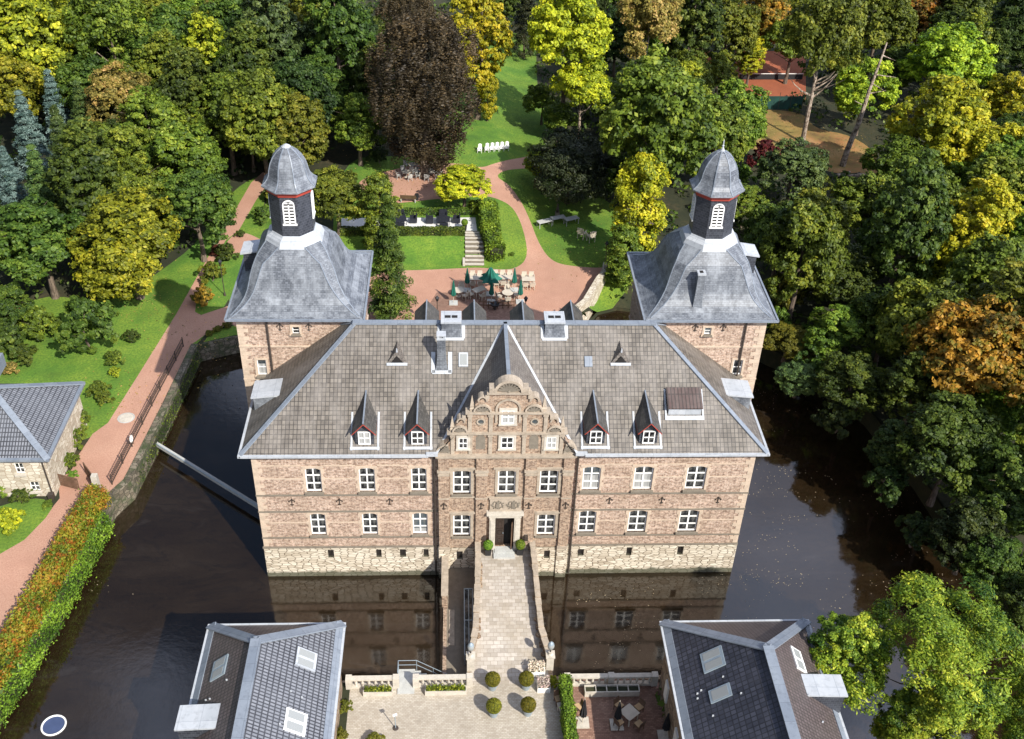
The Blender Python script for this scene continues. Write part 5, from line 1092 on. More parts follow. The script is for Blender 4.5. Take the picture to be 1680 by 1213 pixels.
T=[ # template, colour, px, py, half-width px, height factor, label
('r1','maple',55,55,78,1,'sunlit yellow-green tree filling the top left corner'),
('r2','maple',25,150,52,1,'yellow-green tree at the left edge below the corner tree'),
('op','green',178,48,62,1.05,'thin-crowned green tree with a visible pale trunk near the top left'),
('r3','green',112,118,50,.9,'mid-green tree right of the yellow-green corner trees'),
('r2','olive',262,22,48,1,'olive tree at the top edge right of the thin-crowned tree'),
('r1','pinkleaf',325,14,44,1,'tree with pale ochre autumn leaves at the top edge, left part'),
('r3','dark',385,45,52,1.05,'dark green tree at the top edge between the ochre tree and the dark firs'),
('r1','dark',222,100,46,1,'dark green tree just above the brown-olive crown at left'),
('r2','lime',330,85,44,1,'lime-tinted tree under the ochre tree at the upper left'),
('o2','green',275,128,44,.9,'green tree right behind the brown-olive crown'),
('r3','dark',160,120,40,.8,'small dark tree left of the brown-olive crown'),
('cone','blue',48,222,30,1,'large blue spruce in the conifer group at the left edge'),
('cone2','blue',16,290,24,1,'small bright blue spruce lowest at the left edge'),
('cone','blue',92,180,26,1.05,'slender blue-grey spruce at the back of the left conifer group'),
('cone2','fir',108,262,36,1.2,'green fir with drooping boughs among the blue spruces'),
('cone','fir',70,318,34,1,'dark green fir below the blue spruces'),
('cone','fir',140,205,28,1,'narrow dark fir between the blue spruces and the brown-olive tree'),
('r4','pinkleaf',205,182,56,.9,'olive-brown autumn tree in the left wood above the round glossy tree'),
('r2','green',190,270,62,.9,'round glossy green tree directly below the brown-olive tree'),
('r3','green',298,268,62,.9,'broad glossy green tree in the middle of the left wood'),
('r1','green',372,190,58,.95,'tall green tree left of the dark firs'),
('r2','dark',322,345,60,.85,'dark green tree overhanging the upper end of the left path'),
('o1','dark',405,125,48,1,'dark tree below the top edge, left of the firs'),
('r1','dark',410,228,36,.85,'dark tree behind the top of the left lantern'),
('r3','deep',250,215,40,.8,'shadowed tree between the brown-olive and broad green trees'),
('mound','maple',212,402,84,.78,'large pyramidal yellow-green maple on the left lawn'),
('r1','dark',66,392,74,.8,'large dark green tree at the left, beside the yellow-green maple'),
('r2','yellow',2,408,34,.8,'yellow-leaved tree cut by the left edge'),
('o1','fir',446,75,48,1.1,'tall dark fir-like tree at the top, left of the copper beech group'),
('o2','olive',497,40,46,1.1,'tall olive-green tree at the top edge between two dark trees'),
('o1','dark',555,60,52,1.1,'tall dark tree touching the left side of the copper beech'),
('r1','dark',520,150,48,1,'dark tree above the olive tree by the left lantern'),
('o2','olive',492,222,44,.8,'olive-yellow tree directly behind the left lantern'),
('r2','green',588,205,48,.8,'bright glossy green tree left of the copper beech, near the gravel circle'),
('r3','dark',455,180,42,.9,'dark tree above the left lantern'),
('r4','olive',552,322,46,.75,'mottled olive-brown tree right of the left lantern'),
('weep','copper',694,152,88,1.04,'huge dark copper beech hanging over the gravel circle'),
('weep','copper',668,48,52,1.0,'upper brown crown of copper beech foliage at the top edge'),
('o2','yellow',785,62,46,1.15,'bright yellow-green tree between the copper beech and the long lawn'),
('col','yellow',800,150,13,1.2,'slim yellow tree peeping out behind the copper beech'),
('cone','yew',862,25,24,1.1,'black-green conifer at the far end of the long lawn'),
('r1','dark',832,10,26,1,'dark tree at the far left corner of the long lawn'),
('op2','yellow',930,62,62,1.1,'tall brilliant yellow tree right of the long lawn'),
('r2','green',890,165,28,.8,'green tree at the right edge of the long lawn'),
('op','yellow',955,150,44,.9,'yellow lower tree with white stems beneath the brilliant yellow one'),
('op','pinkleaf',1062,52,54,1.05,'pale orange-tipped tree with a slender white trunk'),
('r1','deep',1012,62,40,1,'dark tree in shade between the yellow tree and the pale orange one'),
('o1','dark',1135,48,46,1,'dark green tree at the top right of the pale orange tree'),
('r2','olive',1195,55,46,1,'olive tree beyond the red clay court'),
('r1','orange',1252,32,44,1,'yellow-orange tree at the top edge above the clay court'),
('r5','olive',1300,70,40,.95,'olive tree between the clay court and the forked trunk'),
('o1','yellow',1232,95,24,.7,'small yellow-green tree at the left side of the clay court'),
('r3','lime',1115,150,48,.8,'low lime-green tree behind the large round green tree'),
('r4','green',1085,205,88,1.05,'large round green tree behind the gap between the towers, right part'),
('r1','green',1170,225,54,.9,'green tree hugging the left of the right lantern dome'),
('r2','dark',1035,290,42,.8,'dark green tree behind the yellow-green column by the right tower'),
('yewt','yew',935,275,72,1,'broad black-green yew casting shade on the right lawn'),
('r3','lime',885,268,24,.7,'small lime bush-like tree at the left skirt of the yew'),
('col','yellow',1050,345,32,1,'yellow-green narrow tree left of the right tower'),
('col','green',1022,420,22,.8,'slim dark green tree at the left wall of the right tower'),
('op','olive',1350,70,66,1.15,'tall tree with forked pale trunk beside the clearing'),
('r1','olive',1440,45,54,1,'yellowish crown above the leaning trunk'),
('r2','orange',1500,28,40,1,'ochre tree at the top edge, right part'),
('r5','lime',1555,108,64,.9,'round bright green tree standing apart at the upper right'),
('r1','dark',1580,25,46,1,'dark tree at the top edge behind the round bright green tree'),
('cone','deep',1655,40,42,1.1,'dark conifer in the top right corner'),
('o2','dark',1622,95,30,.9,'narrow dark tree with ivy at the right edge of the round bright green tree'),
('r2','lime',1420,150,48,.85,'green tree seen behind the leaning trunk'),
('r3','dark',1478,110,34,.9,'dark tree right of the leaning trunk top'),
('r1','yellow',1540,215,74,.9,'big sunlit yellow-green tree below the round bright green one'),
('r2','yellow',1655,175,48,.9,'sunlit yellow tree at the right edge near the top'),
('r3','yellow',1640,265,60,.9,'wide yellow-green tree at the right edge, upper middle'),
('r1','green',1470,275,52,.8,'green tree at the right end of the clearing'),
('r2','fir',1302,278,50,.85,'bluish green tree just right of the right lantern'),
('shr2','rust',1252,258,26,1,'red-brown leaved shrub behind the right lantern'),
('r1','green',1222,330,34,.75,'green tree at the right side of the right lantern'),
('r3','olive',1330,365,56,.85,'olive-green tree right of the right tower roof'),
('r2','green',1420,345,56,.9,'green tree in the middle of the right wood'),
('o2','yellow',1605,385,60,.95,'brilliant yellow-green tree in the right wood'),
('o1','yellow',1528,420,40,.95,'smaller yellow-green tree left of the brilliant one in the right wood'),
('r1','dark',1440,425,48,.85,'dark green tree between the olive tree and the yellow-green ones'),
('r3','dark',1378,455,52,.8,'dark green tree on the right bank behind the tower'),
('r2','deep',1320,420,34,.75,'small shaded tree by the right tower roof'),
('shr','box',1282,490,32,1.4,'domed light-green shrub beside the right tower'),
('r1','box',1292,560,42,.5,'rounded light-green tree leaning over the moat by the right tower'),
('r2','green',1372,545,52,.75,'green tree on the right bank above the moat bend'),
('r1','dark',1455,530,56,.85,'dark green tree in the centre of the right wood'),
('r3','dark',1400,630,54,.7,'dark tree overhanging the moat bend at right'),
('r5','orange',1605,590,96,.95,'orange autumn tree in the right wood'),
('r1','green',1660,480,50,.9,'green tree at the right edge above the orange one'),
('r3','green',1645,680,52,.9,'green tree at the right edge below the orange tree'),
('r2','dark',1530,520,46,.85,'dark tree between the yellow-green trees and the orange one'),
('o1','dark',1500,640,48,.8,'dark tree left of the orange tree'),
('r4','dark',1560,730,72,.9,'large shady tree at the right bank of the moat'),
('r2','dark',1640,800,70,.9,'large shaded tree at the right edge, lower middle'),
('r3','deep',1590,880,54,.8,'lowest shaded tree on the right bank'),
('r1','dark',1635,925,50,.8,'shady tree low at the right edge above the near bright tree'),
('r4','dark',1705,1000,56,.8,'shady tree half cut by the right edge just above the near bright tree'),
('o2','deep',1465,735,38,.7,'dark drooping tree reaching out over the water at right'),
('near','near',1560,1085,128,.85,'large near bright green tree with bare inner branches, lower right corner'),
('near2','near',1385,1085,62,.95,'near green tree beside the right forebuilding'),
('near','near',1668,1190,80,.9,'near green tree cut by the lower right corner'),
('near2','near',1500,1190,60,.8,'near lime tree low at the bottom edge right of the forebuilding'),
('r1','yellow',762,302,44,.55,'small round yellow-leaved tree at the edge of the gravel circle'),
('cone','dark',638,432,38,1.3,'tall dark green ivy-like tree in front of the garden terrace'),
('col','olive',622,352,24,1,'narrow olive tree behind the tall dark green one'),
('r2','dark',640,498,30,.5,'spreading green tree at the left end of the rear plaza'),
('r3','deep',350,20,34,1,'shadowed tree top between the ochre and dark green trees'),
('r1','deep',600,130,40,.9,'shaded tree touching the copper beech low on the left'),
('r2','olive',1180,118,30,.9,'olive-green tree overhanging the left of the clay court'),
('r1','dark',1392,100,30,.9,'dark tree behind the forked trunk'),
('r2','dark',990,160,36,.8,'dark tree behind the white stems'),
('r3','green',920,190,28,.7,'small green tree at the foot of the brilliant yellow tree'),
('r1','dark',1500,345,44,.85,'dark green tree below the big sunlit one'),
('r2','green',1560,310,44,.85,'green tree under the sunlit crowns at right'),
('r1','fir',1310,620,34,.6,'bluish green low tree at the water edge of the moat bend'),
('r2','dark',1600,480,44,.85,'dark tree directly above the orange tree'),
('r3','dark',10,500,40,.7,'dark tree at the left edge above the shrubs'),
('r1','dark',130,330,40,.8,'dark tree behind the top of the yellow-green maple'),
]
for t in T:
    big=t[0] not in('shr','shr2'); tree(t[0],t[1],t[2],t[3],t[4],t[6],t[5],group='trees of the park' if big else None,cat='tree' if big else 'shrub',name=('conifer' if t[0] in('cone','cone2','yewt') else 'tree') if big else 'shrub')
FOREST=[]
def filler(zone,label,grp,cols,n,seed,sp=5.2):
    r_=random.Random(seed); c=0; tries=0
    while c<n and tries<6000:
        tries+=1; px=r_.uniform(zone[0],zone[2]); py=r_.uniform(zone[1],zone[3]); g0=G(px,py)
        x,y=g0.x,g0.y
        if any(inside(P,x+dx,y+dy) for nn,P in REG if nn!='floor' for dx,dy in((0,0),(4.2,0),(-4.2,0),(0,3.5),(0,-4),(3,3),(-3,3))): continue
        if px<165 and 190<py<450: continue
        if any((x-a)**2+(y-b_)**2<sp*sp for a,b_ in FOREST): continue
        FOREST.append((x,y)); c+=1; tp=r_.choice(['r1','r2','r3','r4','r5','o1','o2']); cm,tm,Rr,Hh,Hc=TEMPL[tp]; s=r_.uniform(.62,.95)
        root=empty('tree',(x,y,g0.z-.05),label,'tree',grp,rz=r_.uniform(0,6.28),s=(s,s,s*r_.uniform(.95,1.15)))
        for nm,me in(('trunk',tm),('crown',cm)):
            o=bpy.data.objects.new(nm,me); col.objects.link(o); o.parent=root
            if nm=='crown': o.material_slots[0].link='OBJECT'; o.material_slots[0].material=LM[r_.choice(cols)]
FOREST=[(o.location.x,o.location.y) for o in bpy.data.objects if o.get('group')=='trees of the park']
filler((-30,40,470,470),'tree half hidden between the larger crowns of the left wood','half-hidden trees of the left wood',['dark','green','olive','dark','lime'],66,4,4.5)
filler((1060,150,1190,330),'dark tree half hidden between the crowns left of the right lantern','half-hidden trees behind the right tower',['dark','green'],6,5)
filler((820,20,1300,110),'tree half hidden in the wood beyond the lawn and the clay court','half-hidden trees beyond the lawn',['dark','olive','green','deep'],12,6)
filler((1250,440,1740,1000),'tree half hidden in the shaded wood on the right bank','half-hidden trees of the right bank',['dark','green','olive'],46,8,4.3)
filler((1460,370,1740,440),'dark tree half hidden behind the brilliant yellow-green tree of the right wood','half-hidden trees behind the brilliant tree',['dark','green'],6,12,4.8)
filler((1520,20,1740,330),'tree half hidden among the crowns at the upper right','half-hidden trees of the upper right',['dark','green','olive'],18,9)
filler((470,120,620,330),'dark tree half hidden left of the copper beech','half-hidden trees by the copper beech',['dark','deep'],8,10)
S=[('shr2','dark',145,545,48,1.1,'broad dark green shrub on the left lawn'),('shr','olive',60,540,34,1,'yellow-green shrub left of the broad dark one'),('shr','dark',20,560,34,1,'dark shrub at the left edge of the lawn'),('shr2','rust',15,520,26,1,'brownish shrub at the left edge above the dark one'),
('shr','pinkleaf',18,603,16,.7,'pink-flowered bush at the left end of the lawn'),('shr2','dark',38,585,22,.8,'low dark shrub beside the pink-flowered bush'),
('shr','green',190,588,16,.9,'slim green shrub in the row along the left path'),('shr','dark',215,555,14,1,'dark small shrub at the top of the row along the left path'),('shr2','lime',188,612,10,1,'small yellow-green shrub in the row along the left path'),('shr','green',160,640,18,1,'green shrub behind the back corner of the garden house'),('shr2','green',172,655,14,.8,'grassy tuft in the row near the garden house'),
('shr','dark',373,415,18,1,'round dark shrub at the fork of the left path'),('shr','rust',358,412,12,1,'reddish shrub beside the round dark one at the fork'),('shr2','olive',347,450,20,.9,'brown-green shrub on the left lawn triangle'),('shr','orange',338,487,21,.9,'orange autumn bush on the left lawn triangle'),('shr2','dark',430,355,18,.9,'dark shrub left of the left lantern'),('shr','dark',394,385,8,1,'tiny dark shrub at the tip of the upper lawn island'),
('shr','box',341,547,7,.8,'smallest clipped ball at the corner of the small moat lawn'),('shr','box',357,541,8,.8,'middle clipped ball at the small moat lawn'),('shr','box',373,535,9,.8,'largest clipped ball at the small moat lawn'),
('shr2','dark',32,817,15,.9,'dark round bush by the door side of the garden house'),('shr','yellow',8,855,26,.9,'yellow bush at the left edge by the lower lawn'),('shr','green',8,800,18,.9,'flowering green bush at the left edge against the house'),('shr','green',55,805,12,.9,'rose bush against the front wall of the garden house'),('shr','green',80,828,10,.6,'low green plant at the foot of the house corner'),
('shr','green',113,760,17,1,'round green shrub against the side wall of the garden house'),('shr2','green',128,722,17,1.1,'climbing green shrub halfway along the house side wall'),('shr','green',136,690,20,1.1,'red-flowered green shrub at the far end of the house side wall'),('shr2','hedge',118,790-10,10,.8,'small plant at the gate foot of the house wall'),
('shr2','deep',600,232,26,.9,'dark shrub under the glossy green tree'),('shr','deep',622,258,18,.9,'dark shrub at the left end of the gravel circle'),('shr','hedge',840,418,5,.9,'tiny dark plant on the oval lawn right of the stepped hedge'),
('shr2','olive',567,1160,12,1,'dark green ball bush at the corner of the left forebuilding'),('shr','box',563,1207,14,.9,'green bush cut by the bottom edge beside the left forebuilding'),('shr','box',612,1212,16,.7,'olive bush at the bottom edge of the courtyard'),('shr','yellow',905,1120,11,1,'yellow-green climber at the top end of the courtyard hedge'),
('shr2','dark',1330,600,34,1.1,'dark shrub on the right bank just beyond the tower'),('shr','deep',1375,690,34,1.1,'dark shrub touching the water at the moat bend'),('shr2','deep',1450,800,34,1.1,'dark shrub at the water line of the right bank'),('shr','deep',1500,880,34,1.1,'lowest dark shrub at the right water line'),
('shr2','olive',1340,310,24,1,'olive shrub at the lower edge of the clearing'),('shr','lime',1450,300,22,1,'lime shrub at the right of the leaning trunk foot'),('shr','green',1215,290,22,1,'green shrub behind the right dome'),('shr','olive',455,318,20,1,'olive shrub left of the left lantern eaves'),('shr','green',1272,530,24,1.1,'green shrub below the domed one by the right tower')]
for t in S: tree(t[0],t[1],t[2],t[3],t[4],t[6],t[5],group='shrubs of the garden',cat='shrub',name='shrub')
# leaning bare trunk and forked trunk
def pole_tree(p0,p1,z1,r0,label,branches,name='tree'):
    a=G(*p0); b_=at(p1[0],p1[1],z1); r_=empty(name,a,label,'tree'); m=MB(); n_=8; prev=Vector((0,0,-.2)); d=b_-a
    for k in range(n_):
        t=(k+1)/n_; q=d*t+Vector((rT.uniform(-.08,.08),rT.uniform(-.08,.08),0)); m.tube(prev,q,r0*(1-.75*k/n_),r0*(1-.75*(k+1)/n_),8,cap=False); prev=q
    for t,dx,dy,dz in branches: q=d*t; m.tube(q,q+Vector((dx,dy,dz)),.09,.02,5)
    m.build('trunk','bark_pale',r_,world=False); return r_
pole_tree((1382,272),(1456,70),17.5,.42,'leaning bare pine trunk with broken side branches in the clearing',[(.6,2.2,.3,.3),(.75,2.6,0,-.3),(.9,1.8,.3,-.7),(.5,-1.2,.4,.5),(.68,1.3,-.5,-.6)])
lg=empty('log_pile',G(1400,292),'pale cut logs lying at the foot of the leaning trunk','logs')
for k,(dx,dy,a) in enumerate(((0,0,.1),(1.6,.2,-.2),(.4,-1.4,.15),(2.4,-1.9,.0),(-1.2,.5,.5))): v=Vector((math.cos(a),math.sin(a),0)); MB().tube(Vector((dx,dy,.25))-v*1.1,Vector((dx,dy,.25))+v*1.1,.24,.2,9).build('log','bark_pale',lg,world=False)
# undergrowth: leaf clumps scattered over the wooded floor
g_=np.random.default_rng(5); pts=[]
lawn_tests=[P for n_,P in REG if n_!='floor']
boxes=[(min(p[0] for p in P)-1,max(p[0] for p in P)+1,min(p[1] for p in P)-1,max(p[1] for p in P)+1,P) for P in lawn_tests]
cand=np.column_stack([g_.uniform(-75,125,5200),g_.uniform(-45,165,5200)])
for x,y in cand:
    if any(a<x<b_ and c<y<d and inside(P,x,y) for a,b_,c,d,P in boxes): continue
    if hgt(x,y)>2.02 and y<60: continue
    if -31<x<-16 and 5<y<17: continue
    pts.append((x,y))
pts=np.array(pts); n_=len(pts); per=26; idx=np.repeat(np.arange(n_),per); m_=len(idx)
d=unit(g_.normal(size=(m_,3))+[0,0,.8]); rc=g_.uniform(.5,1.5,n_)[idx]
P=np.column_stack([pts[idx],np.full(m_,2.3)])+d*rc[:,None]*[1,1,.8]
me=leaves_mesh('undergrowth',P,d+g_.normal(size=(m_,3))*.5,g_.uniform(.18,.36,m_),g_.uniform(0,1,n_)[idx]*.8+g_.normal(0,.1,m_)); me.materials.append(LM['dark'])
o=bpy.data.objects.new('undergrowth',me); col.objects.link(o); tag(o,'dark leafy undergrowth covering the floor of the wood','undergrowth',kind='stuff')
# fallen leaves on the water
pts=[]; ctr=[(g_.uniform(35,51),g_.uniform(-11,22)) for _ in range(26)]+[(g_.uniform(22,35),g_.uniform(-10,-1)) for _ in range(5)]+[(g_.uniform(-16,-8),g_.uniform(-25,0)) for _ in range(4)]
while len(pts)<850:
    a,b_=ctr[int(g_.integers(len(ctr)))]; th=.5*math.sin(a)+.3; r1=g_.normal(0,2.2); r2=g_.normal(0,.45); x=a+r1*math.cos(th)-r2*math.sin(th); y=b_+r1*math.sin(th)+r2*math.cos(th)
    if inside(BANK,x,y) and not(-1<x<36 and y>-.3 and y<14): pts.append((x,y,.012))
P=np.array(pts); me=leaves_mesh('fallen_leaves',P,np.array([0,0,1.])+g_.normal(size=P.shape)*.02,g_.uniform(.02,.055,len(P)),g_.uniform(0,1,len(P))); MT['drift']=plain('fallen_leaf',(.42,.34,.22),.8,var=.3,scale=.5); me.materials.append(MT['drift'])
o=bpy.data.objects.new('fallen_leaves',me); col.objects.link(o); tag(o,'pale fallen leaves floating on the moat','leaves',kind='stuff')
pts=[]
for px,py,r1,r2,k in ((1300,200,70,22,500),(1390,245,50,18,380),(690,300,90,30,200),(330,560,60,60,140),(200,640,60,60,120),(240,500,60,50,220),(800,420,60,60,90),(950,400,60,40,140),(620,270,50,20,120)):
    for _ in range(k):
        q=G(px+g_.normal(0,r1*.6),py+g_.normal(0,r2*.6)); pts.append((q.x,q.y,q.z+.03))
P=np.array(pts); me=leaves_mesh('ground_leaves',P,np.array([0,0,1.])+g_.normal(size=P.shape)*.25,g_.uniform(.04,.11,len(P)),g_.uniform(0,1,len(P))); me.materials.append(LM['pinkleaf']); o=bpy.data.objects.new('ground_leaves',me); col.objects.link(o); tag(o,'dry fallen leaves scattered on lawns, paths and clearing','leaves',kind='stuff')
# hedges
def hedge(path,wd,h,colr,label,leaf=.12,dens_=230,z0=None,group=None,top_round=.2,name='hedge',shag=.08):
    """path: list of xyz; leafy surface around a solid twig core"""
    P0=[Vector(p) for p in path]; L=[]; 
    root=empty(name,P0[0],label,'hedge',group)
    m=MB(); off=P0[0]
    pos=[];nr=[]
    for i in range(len(P0)-1):
        a,b_=P0[i],P0[i+1]; d=b_-a; ln=d.length; dn=d.normalized(); sx=Vector((dn.y,-dn.x,0))
        m.bar(a+Vector((0,0,h*.45))-off,b_+Vector((0,0,h*.45))-off,wd*.8,h*.88)
        for (w_,c0,ax1,l1,nn) in ((h,sx*wd/2,Vector((0,0,1)),h,sx),(h,-sx*wd/2,Vector((0,0,1)),h,-sx),(wd,Vector((0,0,h)),sx,wd,Vector((0,0,1)))):
            k=int(ln*l1*dens_); t=g_.random(k); u=g_.random(k)
            uu=(u if ax1.z else u-.5)
            base=np.array(a-off)[None]+np.outer(t,np.array(d))+np.outer(uu*l1,np.array(ax1))+np.array(c0)[None]
            base+=np.outer(g_.normal(0,shag,k)+.05*np.sin(t*ln*3),np.array(nn)); pos.append(base); nr.append(np.tile(np.array(nn),(k,1))+g_.normal(size=(k,3))*.5)
    for e_,s in((0,-1),(len(P0)-1,1)):
        k=int(wd*h*dens_); a=P0[e_]-off; dn=(P0[1]-P0[0] if e_==0 else P0[-1]-P0[-2]).normalized(); sx=Vector((dn.y,-dn.x,0))
        base=np.array(a)[None]+np.outer((g_.random(k)-.5)*wd,np.array(sx))+np.outer(g_.random(k)*h,[0,0,1.])+np.array(dn*s*.0)[None]; pos.append(base+g_.normal(0,shag,(k,3))); nr.append(np.tile(np.array(dn*s),(k,1))+g_.normal(size=(k,3))*.5)
    m.build('twig_core',MT['floor'],root,world=False)
    pos=np.concatenate(pos); nr=np.concatenate(nr); f=.5+.35*np.sin(pos[:,0]*1.7)*np.cos(pos[:,1]*1.3+pos[:,2]*2)
    me=leaves_mesh('leaves',pos,nr,leaf*g_.uniform(.6,1.3,len(pos)),np.clip(f+g_.normal(0,.22,len(pos)),0,1)); me.materials.append(LM[colr]); o=bpy.data.objects.new('leaves',me); col.objects.link(o); o.parent=root; return root
fl=[(-13.75,6.3,2),(-14.35,2,2),(-14.95,-4,2),(-15.6,-9,2),(-16.6,-14.5,2),(-18,-20,2),(-20,-29,2)]
hedge(fl,1.3,1.2,'flame','long informal hedge flushed orange and yellow along the moat, lower left',leaf=.1,dens_=330,shag=.2)
# trailing ivy on the moat face
hedge([(-13.05,4.5,.4),(-13.9,-3,.4),(-15.1,-11,.4),(-16.6,-17,.4)],.7,1.8,'hedge','green ivy trailing from the orange hedge down to the moat',leaf=.09,dens_=230,shag=.18)
hedge([(-12.0,9.5,.3),(-11.4,14,.3),(-10.95,18,.4),(-10.6,22,.4),(-10.25,26.5,.5)],.3,1.3,'dark','dark ivy hanging in patches on the upper moat wall',leaf=.08,dens_=75,shag=.14)
q0=G(600,384); q1=G(762,382)
hedge([(1.5,46.2,3.15),(14.9,46.35,3.15)],.7,.95,'dark','clipped dark hedge along the front edge of the pale garden terrace',leaf=.09,dens_=200,shag=.03)
hedge([(1.5,50.6,3.35),(16,50.9,3.35)],.6,.7,'dark','low clipped hedge behind the black furniture on the terrace',leaf=.09,dens_=180,shag=.03)
hedge([tuple(G(805,432)+Vector((.6,.3,-.1))),tuple(G(800,395)+Vector((.3,.3,-.2))),tuple(G(797,352)+Vector((.2,0,-.2)))],1.7,1.9,'hedge','tall bright green hedge beside the garden steps',leaf=.13,dens_=150,shag=.12)
hedge([tuple(G(772,350)),tuple(G(790,346))],1.,1.2,'hedge','short green hedge at the top of the garden steps',leaf=.12,dens_=140,shag=.1)
hedge([(21.1,-12.1,2),(21.15,-20,2),(21.2,-27,2)],.62,1.5,'hedge','narrow tall green hedge between courtyard and brick patio',leaf=.07,dens_=420,shag=.06)
# ------------------------------------------------------------------ potted balls
def pot_ball(label,loc,group,potmat,ballr=.5,poth=.5,square=False,lm='box'):
    r_=empty('potted_boxwood',loc,label,'potted plant',group); m=MB()
    if square: m.lathe([(.27,0),(.36,poth),(.3,poth),(.29,poth-.05)],(0,0,0),4,a0=R(45))
    else: m.lathe([(.25,0),(.36,poth),(.38,poth),(.38,poth+.05),(.3,poth+.05),(.28,poth-.05)],(0,0,0),16)
    m.build('pot',potmat,r_,world=False); MB().lathe([(.28,poth-.04),(0,poth-.03)],(0,0,0),12,close=False).build('soil','floor',r_,world=False)
    k=5200; d=unit(g_.normal(size=(k,3))); pos=d*ballr*g_.uniform(.86,1.03,k)[:,None]+[0,0,poth+ballr*.9]
    me=leaves_mesh('ball',pos,d+g_.normal(size=(k,3))*.5,g_.uniform(.02,.045,k),g_.random(k)); me.materials.append(LM[lm]); o=bpy.data.objects.new('ball',me); col.objects.link(o); o.parent=r_
    MB().lathe([(0,poth+.05),(ballr*.7,poth+ballr*.4),(ballr*.84,poth+ballr*.9),(ballr*.7,poth+ballr*1.4),(0,poth+ballr*1.75)],(0,0,0),12).build('twig_core','floor',r_,world=False); return r_
pb=Proto(pot_ball('',(0,0,0),'potted boxwood balls in the courtyard','steel'))
for x,y,l in((16.4,-11.95,'potted boxwood ball nearest the bridge, left of the two'),(18.6,-11.95,'potted boxwood ball nearest the bridge, right of the two'),(16.42,-14,'potted boxwood ball farther from the bridge, left of the two'),(18.62,-13.95,'potted boxwood ball farther from the bridge, right of the two')): pb.put((x,y,2.01),0,l)
pb=Proto(pot_ball('',(0,0,0),'potted boxwood balls at the castle door','black',.36,.62,True,'hedge'))
pb.put((16.35,-.85,3.0),0,'dark square pot with boxwood ball left of the castle door'); pb.put((18.7,-.85,3.0),0,'dark square pot with boxwood ball right of the castle door')
q=G(764,374); pb.put((14.9,47.2,3.4),0,'small potted ball at the corner of the garden terrace')
# ------------------------------------------------------------------ furniture
def chair_mb(kind):
    parts={}
    if kind=='adirondack':
        m=MB(); m.obox((0,0,.3),.3,.28,.025,mat=Matrix.Rotation(R(-8),3,'X')); parts['seat']=m
        m=MB()
        for k in range(5): m.obox((-.24+.12*k,.4,.68-.0*abs(k-2)),.052,.015,.42-.04*abs(k-2),mat=Matrix.Rotation(R(-22),3,'X'))
        parts['backrest']=m
        parts['armrest']=MB().box(-.4,-.26,-.35,.35,.53,.56); parts['armrest_']=MB().box(.26,.4,-.35,.35,.53,.56)
        for s_ in(-1,1): parts['leg'+'_'*(s_+1)]=MB().box(s_*.33-.03,s_*.33+.03,-.32,-.24,0,.53); parts['leg_'+'_'*(s_+2)]=MB().box(s_*.33-.03,s_*.33+.03,.22,.3,0,.53)
    else:
        parts['seat']=MB().box(-.25,.25,-.25,.25,.42,.47); m=MB(); m.obox((0,.27,.72),.25,.02,.24,mat=Matrix.Rotation(R(-10),3,'X')); parts['backrest']=m
        for i_,(a,b_) in enumerate(((-.22,-.22),(.22,-.22),(-.22,.22),(.22,.22))): parts['leg'+'_'*i_]=MB().box(a-.025,a+.025,b_-.025,b_+.025,0,.42)
        if kind=='arm': parts['armrest']=MB().box(-.31,-.25,-.25,.28,.62,.66); parts['armrest_']=MB().box(.25,.31,-.25,.28,.62,.66)
        if kind=='lounge':
            parts={'seat':MB().box(-.38,.38,-.36,.34,.12,.42),'backrest':MB().box(-.42,.42,.3,.44,.1,.82),'armrest':MB().box(-.46,-.36,-.36,.34,.1,.62),'armrest_':MB().box(.36,.46,-.36,.34,.1,.62)}
        if kind=='cush': parts['cushion']=MB().box(-.23,.23,-.23,.23,.471,.53)
    return parts
def chair_proto(kind,mt,cat='chair',grp=None,cm='cushion'):
    r_=empty('chair' if kind!='lounge' else 'armchair',(0,0,0),'chair',cat,grp)
    for k,m in chair_mb(kind).items(): m.build(k.rstrip('_'),cm if k=='cushion' else mt,r_,world=False)
    return Proto(r_)
def table_proto(w_,d_,mt,rnd_=False,h=.74):
    r_=empty('table',(0,0,0),'table','table')
    if rnd_: MB().lathe([(w_/2,h-.04),(w_/2,h)],(0,0,0),20).build('tabletop',mt,r_,world=False); MB().tube((0,0,0),(0,0,h-.04),.05).build('post',mt,r_,world=False); MB().lathe([(.28,0),(.26,.03),(.06,.06)],(0,0,0),12).build('foot',mt,r_,world=False)
    else:
        MB().box(-w_/2,w_/2,-d_/2,d_/2,h-.04,h).build('tabletop',mt,r_,world=False)
        for a in(-1,1):
            for b_ in(-1,1): MB().box(a*(w_/2-.08)-.03,a*(w_/2-.08)+.03,b_*(d_/2-.08)-.03,b_*(d_/2-.08)+.03,0,h-.04).build('leg',mt,r_,world=False)
    return Proto(r_)
wc=chair_proto('arm','palewood'); trc=table_proto(1.35,.85,'palewood'); trl=table_proto(2.1,.85,'palewood'); tro=table_proto(1.15,0,'palewood',True)
z4=lambda x,y:G(660+x/4.94,430+y/4.94)
GR='pale wooden chairs on the rear plaza'
def chairs_around(proto,c_,spots,desc,grp,rot=0):
    for i,(dx,dy,rz,w_) in enumerate(spots):
        x=c_[0]+dx*math.cos(rot)-dy*math.sin(rot); y=c_[1]+dx*math.sin(rot)+dy*math.cos(rot)
        proto.put((x,y,hgt(x,y)+.005),rz+rot,w_+' '+desc,grp)
def put_table(proto,q,rz,label,grp=None): proto.put((q[0],q[1],hgt(q[0],q[1])+.005),rz,label,grp)
q=z4(600,178); put_table(trc,q,0,'pale wooden table between the left closed parasol and the big green parasol')
